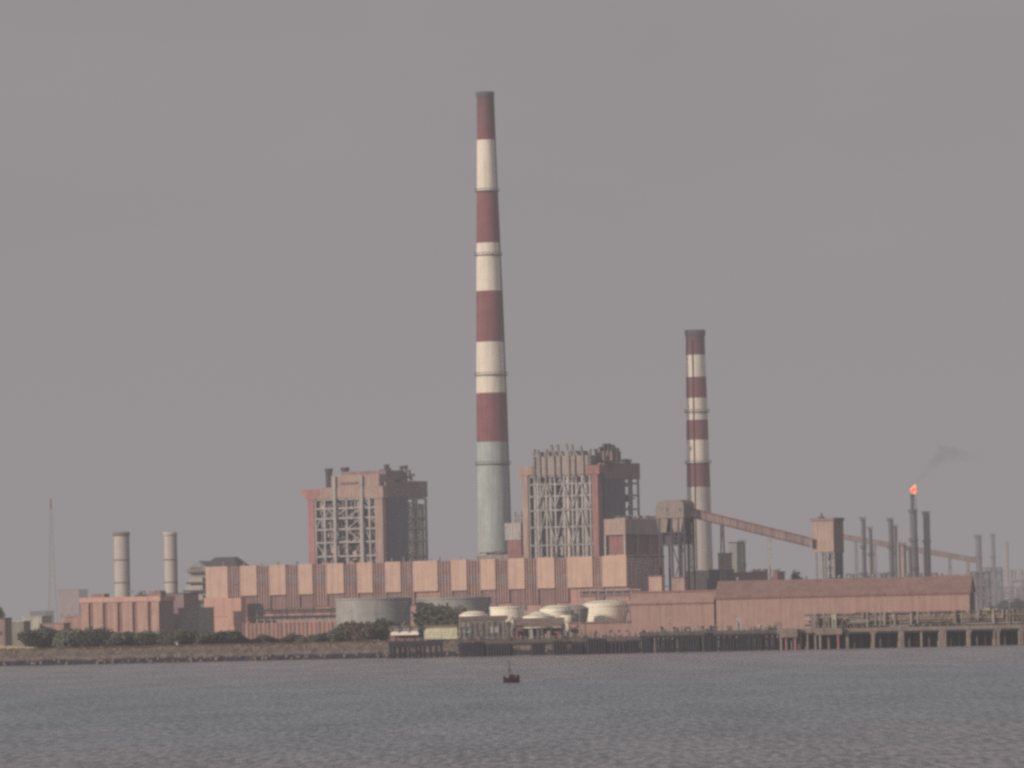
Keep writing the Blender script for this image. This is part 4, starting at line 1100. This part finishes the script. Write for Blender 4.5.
# left platform with two roofed sheds
f1, j1 = jetty('jetty', 'short dark jetty platform under the white and pale green roofed sheds', 388.5, 443, 2875, 6.0, 7.6, 16, [390, 394, 400, 405, 409, 416, 420, 424, 430, 436, 441], M['pile'], M['pile'], 1.1, fender=[(389, 403, 0, 6.0), (411, 418, 0, 6)])
def zAt(f, px, py, v=0): return f.front(px, py, v)[1]
def uAt(f, px, py=630, v=0): return f.front(px, py, v)[0]
DZ1 = 7.6
f = f1
g = thing('shed', 'dark open shed with a white canopy strip on the left end of the jetty', 'shed', f.loc+Vector((0, 0, DZ1)), 0)
for u in (uAt(f, 390), uAt(f, 399), uAt(f, 409), uAt(f, 418)):
    MB().box(u-0.2, u+0.2, 2.8, 3.2, 0, zAt(f, 400, 626)-DZ1).build('post', M['dark'], g)
MB().box(uAt(f, 389), uAt(f, 419), 5, 11, 0, zAt(f, 400, 632)-DZ1).build('wall', M['maroon'], g)
MB().prismx([(1.6, zAt(f, 400, 635.2)-DZ1), (3.6, zAt(f, 400, 631.5)-DZ1), (3.8, zAt(f, 400, 631.5)-DZ1), (1.8, zAt(f, 400, 635.2)-DZ1)], uAt(f, 390.5), uAt(f, 418.5)).build('canopy', M['whitetank'], g)
MB().box(uAt(f, 389), uAt(f, 419), 3.81, 12, zAt(f, 400, 631)-DZ1, zAt(f, 400, 627.5)-DZ1).build('upper_wall', M['greysteel'], g)
MB().box(uAt(f, 388.5), uAt(f, 420), 3.3, 12.5, zAt(f, 400, 627.4)-DZ1, zAt(f, 400, 625.8)-DZ1).build('roof', M['brownroof'], g)
g = thing('shed', 'shed with a broad sloping pale green roof on the jetty', 'shed', f.loc+Vector((0, 0, DZ1)), 0)
za, zb_ = zAt(f, 440, 640.5)-DZ1, zAt(f, 440, 628)-DZ1
za = max(za, 0.5)
MB().prismx([(1.2, za), (1.5, za-0.2), (6.0, zb_-0.2), (5.8, zb_)], uAt(f, 424), uAt(f, 457)).build('roof', M['palegreen'], g)
MB().box(uAt(f, 425), uAt(f, 456), 3.0, 10.5, 0, za+0.8).build('wall', M['greysteel'], g)
MB().box(uAt(f, 423.5), uAt(f, 457.5), 6.0, 11.5, zb_-0.1, zb_+1.3).build('ridge_box', M['brownroof'], g)
for u in (uAt(f, 424.5), uAt(f, 435), uAt(f, 446), uAt(f, 456.5)):
    MB().box(u-0.2, u+0.2, 1.6, 1.9, -1.5, za+0.2).build('post', M['dark'], g)
# jetty 2 : long middle jetty
pil = [459.5, 463, 467, 471, 475, 479, 483, 487, 491, 496, 500, 504, 508, 512, 532, 535, 541, 544, 554, 557, 561, 565] + list(range(572, 640, 4)) 
f2, j2 = jetty('jetty', 'long middle jetty on dark crowded piles in front of the white tanks', 457, 640, 2872, 5.6, 7.3, 20, pil, M['pile'], M['deckdark'], 1.15,
   fender=[(459, 484, 0, 6.6), (487, 511, 0, 4.8), (532, 545, 0, 5.5), (553, 570, 0, 6.3), (571, 583, 0, 5), (587, 606, 0, 7.0), (626, 640, 0, 6.2)])
f = f2; DZ = 7.3
for a, b in ((459, 513), (531, 545.5), (553, 567.5), (571, 583), (586, 640)):
    MB().box(f.front(a, 650)[0], f.front(b, 650)[0], 9.0, 9.6, -2, 5.58).build('under_deck_shade', M['pile'], j2)  # dark sheet added behind the piles for the shade under the deck
g = thing('shed', 'green grey sheet clad shed on the jetty below the domed tank', 'shed', f.loc+Vector((0, 0, DZ)), 0)
MB().box(uAt(f, 459.5), uAt(f, 506), 3, 13, 0, zAt(f, 480, 619.5)-DZ).build('wall', M['greensheet'], g)
MB().prismx([(2.5, zAt(f, 480, 620)-DZ), (13.5, zAt(f, 480, 617)-DZ), (13.5, zAt(f, 480, 616)-DZ), (2.5, zAt(f, 480, 619.4)-DZ+0.05)], uAt(f, 458.5), uAt(f, 508)).build('roof', M['brownroof'], g)
for a, b, y0, y1, mm in ((463, 471, 633, 631, 'tank'), (490, 499, 633, 627, 'tank'), (461, 470, 627, 623, 'greysteel'), (477, 484, 630, 625, 'brownroof')):
    MB().box(uAt(f, a), uAt(f, b), 2.6, 2.99, max(0.1, zAt(f, a, y0)-DZ), zAt(f, a, y1)-DZ).build('sheet_patch', M[mm], g)
for i in range(9):
    u = uAt(f, 460+i*5.6); MB().box(u-0.15, u+0.15, 2.3, 2.55, 0, zAt(f, 480, 622)-DZ).build('post', M['dark'], g)
g = thing('shed', 'brown roofed open loading shed on the jetty right of the green sheet shed', 'shed', f.loc+Vector((0, 0, DZ)), 0)
MB().prismx([(1.5, zAt(f, 535, 626.5)-DZ), (9, zAt(f, 535, 618)-DZ), (9.3, zAt(f, 535, 618.4)-DZ), (1.7, zAt(f, 535, 627.2)-DZ)], uAt(f, 514), uAt(f, 565)).build('roof', M['brownroof'], g)
MB().box(uAt(f, 513), uAt(f, 564), 6, 12, 0, zAt(f, 535, 628)-DZ).build('back_wall', M['maroon'], g)
for px in (515, 524, 533, 542, 551, 563):
    u = uAt(f, px); MB().box(u-0.25, u+0.25, 2, 2.4, 0, zAt(f, 535, 627.4)-DZ).build('post', M['dark'], g)
for a, b, y0, mm in ((528, 533, 629, 'offwhite'), (536, 538.5, 629, 'steel'), (541, 543, 628, 'offwhite'), (518, 522, 631, 'dark'), (546, 550, 631, 'cream')):
    MB().box(uAt(f, a), uAt(f, b), 3.5, 5.5, 0, zAt(f, a, y0)-DZ).build('machinery', M[mm], g)
# loading arms (dark lumps with masts)
def loading_arm(label, px, pyt, Y, z, hgt=None):
    p = P(px, 630, Y); t = thing('loading_arm', label, 'loading arm', (p.x, Y, z)); h = ZP(px, pyt, Y)-z
    MB().tube((0, 0, 0), (0, 0, h*0.8), 0.45, n=10).build('riser', M['dark'], t)
    MB().box(-0.9, 0.9, -0.7, 0.7, h*0.55, h*0.8).build('counterweight', M['dark'], t)
    k = MB(); k.bar((0, 0, h*0.78), (1.8, 0, h), 0.3); k.bar((1.8, 0, h), (3.4, 0, h*0.35), 0.25); k.build('arm', M['dark'], t)
loading_arm('dark loading arm at the right end of the green sheet shed', 509, 617, 2871, 7.3)
loading_arm('dark loading arm beside the white hopper', 563.5, 621, 2871, 7.3)
rnd = random.Random(88)
px = 460.0
while px < 640:
    Y = 2873.2; p = P(px, 636, Y); h = rnd.uniform(0.8, 2.6)
    t = thing('drum', 'small dark drum or crate lying along the edge of the middle jetty', 'drum', (p.x, Y, 7.3), rnd.uniform(0, 3), 'drums along the middle jetty')
    if rnd.random() < 0.5: MB().tube((0, 0, 0), (0, 0, h), rnd.uniform(0.3, 0.6), n=10).build('body', M[rnd.choice(('dark', 'greysteel', 'maroon', 'tan'))], t)
    else: MB().box(-0.7, 0.7, -0.5, 0.5, 0, h*0.7).build('body', M[rnd.choice(('dark', 'brownroof', 'greysteel', 'deckdark'))], t)
    MB().box(-0.15, 0.15, -0.15, 0.15, h*0.7, h+0.35).build('handle', M['dark'], t)
    px += rnd.uniform(3.0, 9.0)
# pink pump house on jetty
g = thing('pump_house', 'low pink pump house with small round windows on the jetty', 'building', f.loc+Vector((0, 0, DZ)), 0)
ua, ub = uAt(f, 570), uAt(f, 631)
zt = zAt(f, 600, 621.5)-DZ
MB().box(ua, ub, 3, 13, 0, zt-0.7).build('wall', M['warehouse'], g)
MB().box(ua-0.4, ub+0.4, 2.5, 13.5, zt-0.697, zt).build('roof', M['brownroof'], g)
for px, py in ((611, 631), (619, 631), (627, 631), (596, 632)):
    u, z = uAt(f, px), zAt(f, px, py)-DZ; MB().tube((u, 3.02, z), (u, 2.9, z), 0.6, n=12).build('window', M['window'], g)
MB().box(uAt(f, 571), uAt(f, 578), 2.8, 2.997, zAt(f, 575, 632)-DZ, zAt(f, 575, 629.5)-DZ).build('door', M['window'], g)
# jetty 3: dark deep recess before the warehouse
pil = [642, 646, 650, 655, 659, 664, 668, 673, 678, 683, 688, 693, 698, 703, 709, 714, 719, 725, 731, 737, 743, 749, 755, 761, 767, 773, 778]
f3, j3 = jetty('jetty', 'dark timber faced jetty in front of the pink warehouses', 640.5, 780, 2868, 7.6, 9.2, 22, pil, M['tan2'], M['deckdark'], 0.75,
   fender=[(641, 651, 0, 6.7), (655, 672, 0, 6.2), (675, 700, 0, 7.3), (704, 712, 0, 8.6), (716, 735, 0, 6.5), (738, 760, 0, 7.2), (764, 776, 0, 6.3)])
MB().box(0.5, f3.front(779, 650)[0], 8.0, 8.6, -2, 7.58).build('under_deck_shade', M['pile'], j3)  # dark sheet added to paint the shade beneath this jetty
# dark sheets added under the jetties as painted shade (shore side)
f = f3
rnd = random.Random(52)
for i in range(34):
    px = 641+i*4.1+rnd.uniform(-1.2, 1.2)
    if 712 < px < 755: continue
    p = P(px, 632, 2871); h = rnd.uniform(1.2, 3.0)
    t = thing('mooring_winch', 'small winch or fitting standing along the edge of the dark jetty', 'winch', (p.x, 2870+rnd.uniform(0, 4), 9.2), rnd.uniform(0, 3), 'winches along the dark jetty')
    MB().box(-0.7, 0.7, -0.5, 0.5, 0, h*0.45).build('base', M[rnd.choice(('greysteel', 'tan', 'dark', 'brownroof'))], t)
    MB().tube((-0.5, 0, h*0.65), (0.5, 0, h*0.65), h*0.22, n=10).build('drum', M[rnd.choice(('steel', 'tan', 'dark', 'greysteel'))], t)
    if i % 3 == 0: MB().tube((0.6, 0, 0), (0.6, 0, h*1.5), 0.12, n=6).build('post', M['steel'], t)
def crate(label, px0, px1, pyt, m, z=9.2, Y=2870, name='deck_cabin', cat='cabin'):
    p = P(px0, 630, Y); w_ = (px1-px0)*pw(Y); h = ZP(px0, pyt, Y)-z
    t = thing(name, label, cat, (p.x, Y+1, z)); MB().box(0, w_, 0, 2.4, 0, h-0.3).build('body', M[m], t)
    MB().box(-0.15, w_+0.15, -0.15, 2.55, h-0.297, h).build('roof', M['greysteel'], t)
    MB().box(w_*0.35, w_*0.65, -0.08, -0.002, 0, h*0.6).build('door', M['dark'], t)
crate('tall narrow pale cabin on the dark jetty', 736.5, 741, 616.5, 'steel')
crate('white cabin on the dark jetty right of the tall narrow one', 742.5, 746.5, 626, 'offwhite')
crate('small cream cabin beside the white one on the dark jetty', 748, 754, 626.5, 'cream')
crate('little white cabin alone on the right part of the dark jetty', 764.5, 766.8, 624.5, 'offwhite')
crate('brown cabin on the dark jetty near the lower warehouse corner', 727, 733, 625.5, 'maroon')
crate('dark hut at the joint of the two warehouses on the jetty', 713.5, 717.5, 625, 'dark')
# jetty 4: right concrete pier with pipe racks
pil = [782, 793, 801, 808, 816, 821, 829, 847, 873, 900, 904, 922, 940, 946, 968, 995, 999, 1020, 1034, 1050]
f4, j4 = jetty('jetty', 'long tan concrete pier on pale piles at the right', 778, 1060, 2860, 7.4, 9.2, 24, pil, M['tan2'], M['tan'], 1.1, rows=4)
f = f4
uE = uAt(f, 1060)
MB().box(0.5, uE, 22.5, 23.5, -2, 7.38).build('pier_shade_sheet', M['pile'], j4)  # dark sheet added at the back for the shade under the pier
MB().box(uAt(f, 840), uE, 3.0, 3.6, 9.2, zAt(f, 930, 627.5)).build('parapet', M['tan'], j4)
for px in (847, 873, 901, 942, 969, 998, 1022):
    u = uAt(f, px); MB().prism([(u-0.55, -3), (u+0.55, -3), (u+0.7, 5.6), (u+1.5, 7.39), (u-1.5, 7.39), (u-0.7, 5.6)], 0.2, 1.6).build('pier_column', M['tan'], j4)
for px in (855, 862, 881, 889, 910, 917, 930, 952, 960, 978, 986, 1006, 1013):
    u = uAt(f, px); MB().tube((u, 6, -3), (u, 6, 7.38), 0.5, n=10).build('timber_pile', M['deckdark'], j4)
MB().box(uAt(f, 779), uAt(f, 797), -3, -0.003, 5.6, 9.6).build('fender_head', M['tan'], j4)
MB().box(uAt(f, 816), uAt(f, 842), -2.5, -0.003, 6.4, 9.4).build('fender_head', M['tan'], j4)
for px in (781, 786, 795, 820, 838):
    MB().tube((uAt(f, px), -1.5, -3), (uAt(f, px), -1.5, 5.8 if px < 800 else 6.4), 0.6, n=10).build('fender_pile', M['maroon'] if px in (786, 795, 838) else M['tan2'], j4)
# pier-top pipe rack
g = thing('pipe_rack', 'tan pipe rack running along the top of the right hand pier', 'pipe rack', f.loc+Vector((0, 0, 9.2)), 0)
ua = uAt(f, 812)
zr0, zr1 = 4.4, 5.9
MB().box(ua, uE, 12.0, 12.4, 0, zr1-1.2).build('back_panel', M['tan'], g)
for i in range(30):
    u = ua+(uE-ua)*i/29
    MB().box(u-0.22, u+0.22, 6, 6.4, 0, zr1-0.6).build('post', M['tan'], g); MB().box(u-0.22, u+0.22, 11, 11.4, 0, zr1-0.6).build('post', M['tan'], g)
MB().box(ua, uE, 5.8, 11.6, 2.0, 2.5).build('lower_tray', M['tan'], g)
MB().box(ua+20, uE, 5.2, 5.5, 2.9, 4.9).build('side_panel', M['tan'], g)
MB().box(ua, uE, 5.8, 11.6, zr1-0.6, zr1-0.2).build('upper_tray', M['tan'], g)
for i, (v, z, r, mm) in enumerate(((6.2, 2.95, 0.42, 'tan'), (7.5, 2.95, 0.4, 'greysteel'), (8.8, 3.0, 0.45, 'cream'), (6.3, zr1+0.2, 0.38, 'brownroof'), (7.8, zr1+0.25, 0.42, 'tan'), (9.3, zr1+0.2, 0.35, 'dark'), (6.15, 1.5, 0.4, 'dark'), (6.2, 4.1, 0.5, 'steel'))):
    MB().tube((ua-0.5*i, v, z), (uE, v, z), r, n=10).build('pipe', M[mm], g)
clutter(g, 'valves', [M['tan'], M['tan'], M['greysteel'], M['brownroof']], ua+2, uE-2, 4.6, 6.5, 0, zr1+0.9, 150, 55, 0.3, 1.3)
for px, py, mm in ((815, 610, 'steel'), (834, 613, 'offwhite'), (833, 609, 'offwhite')):
    pass
def lamp_post(label, px, pyt, z=9.2, Y=2862, m='steel'):
    p = P(px, 630, Y); h = ZP(px, pyt, Y)-z; t = thing('lamp_post', label, 'lamp post', (p.x, Y, z), 0, 'lamp posts on the jetties')
    MB().tube((0, 0, 0), (0, 0, h), 0.16, 0.1, n=8).build('pole', M[m], t)
    MB().bar((0, 0, h-0.1), (1.3, 0, h), 0.14).build('bracket', M[m], t); MB().box(1.1, 1.9, -0.2, 0.2, h-0.1, h+0.12).build('lamp_head', M['offwhite'], t)
for lab, px, pyt in (('lamp post on the pier in front of the middle of the warehouse', 815, 606), ('lamp post standing on the jetty before the joint of the two warehouses', 722, 617),
        ('lamp post on the pier by the right end of the warehouse', 962, 604), ('lamp post on the pier furthest to the right', 1010, 601), ('lamp post on the jetty before the lower warehouse', 668, 618), ('lamp post on the pier right of the mid warehouse post', 880, 606),
        ('lamp post on the middle jetty among the white tanks', 627, 608), ('lamp post on the middle jetty left of the largest cream tank', 580, 608)):
    lamp_post(lab, px, pyt, 9.2 if px > 640 else 7.3, 2862 if px > 780 else 2873)
crate('white cabin on the long pier above the pipe rack', 832, 836.5, 613.5, 'offwhite', 9.2, 2862)
crate('yellowish cabin at the right foot of the warehouse', 985, 990, 607.5, 'yellow', 9.2, 2874)
crate('pale yellow cabin right of the first yellowish one', 993, 998, 608.5, 'yellow', 9.2, 2874)
crate('brown valve cabin left of the white cabin on the long pier', 812, 819, 617, 'tan', 9.2, 2862)
crate('dark valve cabin just right of the brown one on the pier', 823, 830, 616.5, 'brownroof', 9.2, 2862)

# ------------------------------------------------------------------ vegetation
def bush_mesh(seed, w_, h, n, dry=False, size=0.55):
    rnd = random.Random(seed); vs = []; fs = []
    lobes = [(rnd.uniform(-w_*0.38, w_*0.38), rnd.uniform(-w_*0.25, w_*0.25), rnd.uniform(0.3, 0.72)*h, rnd.uniform(0.18, 0.34)*w_, rnd.uniform(0.2, 0.34)*h) for _ in range(9)]
    for i in range(n):
        lx, ly, lz, lr, lh = rnd.choice(lobes)
        a = rnd.uniform(0, 2*PI); b = math.asin(rnd.uniform(-1, 1)); q = rnd.uniform(0.55, 1.08)
        c = Vector((lx+lr*q*math.cos(a)*math.cos(b), ly+lr*q*math.sin(a)*math.cos(b), max(0.15, lz+lh*q*math.sin(b))))
        d1 = Vector((rnd.gauss(0, 1), rnd.gauss(0, 1), rnd.gauss(0, 1))).normalized(); d2 = d1.orthogonal().normalized()
        s_ = size*rnd.uniform(0.5, 1.2); o = len(vs)
        vs += [c-d1*s_, c-d2*s_*0.6, c+d1*s_, c+d2*s_*0.6]; fs.append((o, o+1, o+2, o+3))
    k = MB(); k._add(vs, fs)
    return k
def stems(h, w_, seed):
    rnd = random.Random(seed); k = MB()
    for i in range(5):
        x, y = rnd.uniform(-w_*0.2, w_*0.2), rnd.uniform(-w_*0.15, w_*0.15)
        k.tube((x*0.3, y*0.3, -0.3), (x, y, h*0.35), 0.18, 0.12, n=6); k.tube((x, y, h*0.35), (x*1.8, y*1.8, h*0.75), 0.12, 0.05, n=6)
    return k
protos = []
for i in range(6):
    wd, h = (9, 6.5) if i < 4 else (8, 5)
    r_ = thing('bush', '', 'bush')
    k = bush_mesh(100+i, wd, h, 1500); k.build('foliage', M['leaf'] if i < 4 else M['leafdry'], r_)
    stems(h, wd, i).build('stem', M['bark'], r_)
    protos.append(r_)
used = set()
def put_bush(i, x, y, sc, label, group, sz=1.0):
    src = protos[i]
    if i not in used: r_ = src; used.add(i)
    else:
        r_ = src.copy(); COL.objects.link(r_)
        for ch in src.children:
            c = ch.copy(); COL.objects.link(c); c.parent = r_
    r_.location = (x, y, GZ-0.1); r_.rotation_euler = (0, 0, random.uniform(0, 6.28)); r_.scale = (sc, sc, sc*sz)
    r_['label'] = label; r_['category'] = 'bush'; r_['group'] = group
for lo, hi, step, top, Yb, group, label in (
      (31, 88, 4.5, 627.5, 2972, 'dark bushes at the left end of the shore', 'dense dark green bush on the shore left of the fluted building'),
      (92, 236, 6.0, 629.5, 2968, 'bushes in front of the fluted building', 'low grey green bush in the shore row between fluted building and turbine hall')):
    px = lo
    while px < hi:
        Y = Yb+random.uniform(-5, 12); p = P(px, 640, Y); h = (ZP(px, top+random.uniform(-1.5, 4.0), Y)-GZ)
        put_bush(random.randrange(4), p.x, Y, max(0.5, h/6.3), label, group, 1.0)
        px += step*random.uniform(0.75, 1.25)
px = 243
while px < 340:
    Y = 2985+random.uniform(-6, 8); p = P(px, 640, Y)
    put_bush(random.choice((1, 3, 4, 5)), p.x, Y, random.uniform(0.6, 0.95), 'small scrubby bush at the foot of the pink compound wall', 'scrub along the compound wall', 0.9)
    px += random.uniform(5, 10)
for px, top, i in ((350, 622, 4), (357, 619, 5), (365, 620, 4), (372, 621, 0), (379, 619, 5), (386, 622, 1), (340, 626, 2)):
    Y = 2978+random.uniform(-5, 5); p = P(px, 640, Y)
    put_bush(i, p.x, Y, (ZP(px, top, Y)-GZ)/5.6, 'brownish bush in front of the large grey tank', 'bushes before the grey tank')
for px, top in ((430, 606), (436, 602), (443, 607)):
    Y = 2990+random.uniform(-4, 4); p = P(px, 640, Y)
    put_bush(2, p.x, Y, (ZP(px, top, Y)-GZ)/6.3, 'tall dark bush in front of the second grey tank', 'bushes before the second tank', 1.0)
for i in range(6):
    if i not in used:
        for ch in list(protos[i].children): bpy.data.objects.remove(ch)
        bpy.data.objects.remove(protos[i])
def tree(label, px, pyt, wpx, Y, seed, group=None, low=0.25):
    p = P(px, 620, Y); H = ZP(px, pyt, Y)-GZ; wd = wpx*pw(Y)
    t = thing('tree', label, 'tree', (p.x, Y, GZ), 0, group)
    k = MB(); k.tube((0, 0, -0.3), (0.2, 0, H*0.45), 0.5, 0.32, n=8)
    rnd = random.Random(seed)
    for i in range(6):
        a = rnd.uniform(0, 6.28); k.tube((0.2, 0, H*rnd.uniform(0.3, 0.45)), (wd*0.3*math.cos(a), wd*0.3*math.sin(a), H*rnd.uniform(0.6, 0.85)), 0.2, 0.06, n=6)
    k.build('trunk', M['bark'], t)
    k = bush_mesh(seed, wd, H*(1-low), 2600, size=0.65); k.v = [(x, y, z+H*low) for x, y, z in k.v]; k.build('crown', M['leaf'], t)
tree('round dark tree behind the warehouse roof left of the transfer tower', 795, 567, 14, 3060, 501)
for i, (px, pyt, wpx, Y) in enumerate(((1003, 600, 14, 3520), (1011, 597, 15, 3560), (1019, 598, 14, 3500), (1030, 599, 16, 3550), (990, 602, 10, 3510))):
    tree('dark hazy tree in the row behind the right end of the pier', px, pyt, wpx, Y, 520+i, 'trees behind the pier', 0.1)
tree('dark tree at the very left edge of the picture', -2, 604, 14, 3180, 540)
# pale sand / reed patch at the far left on top of the bank
k = MB(); p = P(8, 645, 2960); rnd = random.Random(4)
vs = []; fs = []
for i in range(1400):
    x = rnd.uniform(-24, 12); y = rnd.uniform(-4, 14); h = rnd.uniform(1.2, 3.2)*(1-abs(x+6)/40); a = rnd.uniform(-0.5, 0.5); o = len(vs)
    vs += [(x-0.2, y, 0), (x+0.2, y, 0), (x+a, y+a, h)]; fs.append((o, o+1, o+2))
k._add(vs, fs); tag(k.build('dry_reeds', M['yellow'], loc=(p.x, 2960, GZ)), 'pale yellow dry reeds on top of the bank', kind='stuff')
# grass along the whole top of the bank
vs = []; fs = []; k = MB()
for i in range(7000):
    x = rnd.uniform(-250, 40); y = rnd.uniform(0, 12); h = rnd.uniform(0.3, 1.3); o = len(vs)
    vs += [(x-0.25, y, 0), (x+0.25, y, 0), (x+rnd.uniform(-.4, .4), y, h)]; fs.append((o, o+1, o+2))
k._add(vs, fs); tag(k.build('bank_grass', M['leafdry'], loc=(0, SHORE+20, GZ)), 'scrubby dry grass along the top of the bank', kind='stuff')
# boulders and debris on the bank
vs = []; k = MB()
for i in range(900):
    x = rnd.uniform(-250, 250); q = rnd.uniform(0.05, 0.95); y = SHORE+q*20; z = 7*q; s_ = rnd.uniform(0.3, 1.0)
    k.tube((x, y, z-0.3), (x+rnd.uniform(-.3, .3), y, z+s_), s_, s_*0.5, n=6, mi=rnd.choice((0, 0, 0, 1)))
tag(k.build('rubble', [M['brownroof'], M['tan'], M['steel']]), 'broken stone and rubble scattered over the bank', kind='stuff')

# ------------------------------------------------------------------ boat
YB = 16*F/(681.5-620)
YB = 1640.0
p = P(511.5, 682, YB); t = thing('fishing_boat', 'small dark red fishing boat with a thin mast on the open water', 'boat', (p.x, YB, 0))
s = pw(YB); Lh = 8.2*s
BZ = 1.45
k = MB(); rows_ = []
nst = 14
for i in range(nst+1):
    g = i/nst; x = -Lh+2*Lh*g
    b = 0.85*math.sin(min(1.0, (g+0.03)*1.7)*PI/2)*(1.0 if g > 0.25 else 0.9)
    sheer = 0.75+0.55*(1-g)**3*0+0.45*abs(2*g-1)**2.2
    rows_.append([(x, -b, sheer), (x, -b*0.85, 0.15), (x, 0, -0.35), (x, b*0.85, 0.15), (x, b, sheer)])
vs = [(v[0], v[1], v[2]*BZ) for r_ in rows_ for v in r_]; fs = [(i*5+j, i*5+j+1, (i+1)*5+j+1, (i+1)*5+j) for i in range(nst) for j in range(4)]
fs += [(0, 1, 2, 3, 4), (nst*5+4, nst*5+3, nst*5+2, nst*5+1, nst*5)] + [(i*5, (i+1)*5, (i+1)*5+4, i*5+4) for i in range(nst)]
k._add(vs, fs); k.build('hull', M['hull'], t)
k = MB(); k.prism([(-0.9, 1.0), (1.1, 1.0), (1.0, 1.9), (0.5, 2.15), (-0.6, 2.05)], -0.55, 0.55); k.build('cabin', M['deckpaint'], t)
MB().box(1.25, Lh-0.15, -0.5, 0.5, 1.1, 1.9).build('engine_box', M['hull'], t)
k = MB(); k.tube((-0.3, 0, 1.3), (-0.6, 0, 5.8), 0.12, 0.08, n=6); k.tube((-0.45, 0, 3.6), (0.9, 0, 1.4), 0.05, n=5); k.tube((-0.45, 0, 3.6), (-1.9, 0, 1.1), 0.05, n=5); k.build('mast', M['deckpaint'], t)
k = MB(); k.tube((Lh-0.3, 0, 1.8), (Lh-0.2, 0, 2.6), 0.09, n=6); k.build('stern_post', M['hull'], t)

# ------------------------------------------------------------------ render settings
scene.view_settings.view_transform = 'Standard'
scene.view_settings.look = 'None'
scene.view_settings.exposure = 0
scene.render.engine = 'CYCLES'
cy = scene.cycles
cy.use_denoising = False
cy.max_bounces = 5; cy.diffuse_bounces = 2; cy.glossy_bounces = 2; cy.volume_bounces = 0; cy.transparent_max_bounces = 6
cy.volume_step_rate = 1.0; cy.volume_max_steps = 64
cy.pixel_filter_type = 'GAUSSIAN'; cy.filter_width = 3.3
cy.sample_clamp_direct = 1.6; cy.sample_clamp_indirect = 1.5
cy.use_adaptive_sampling = True; cy.adaptive_threshold = 0.02
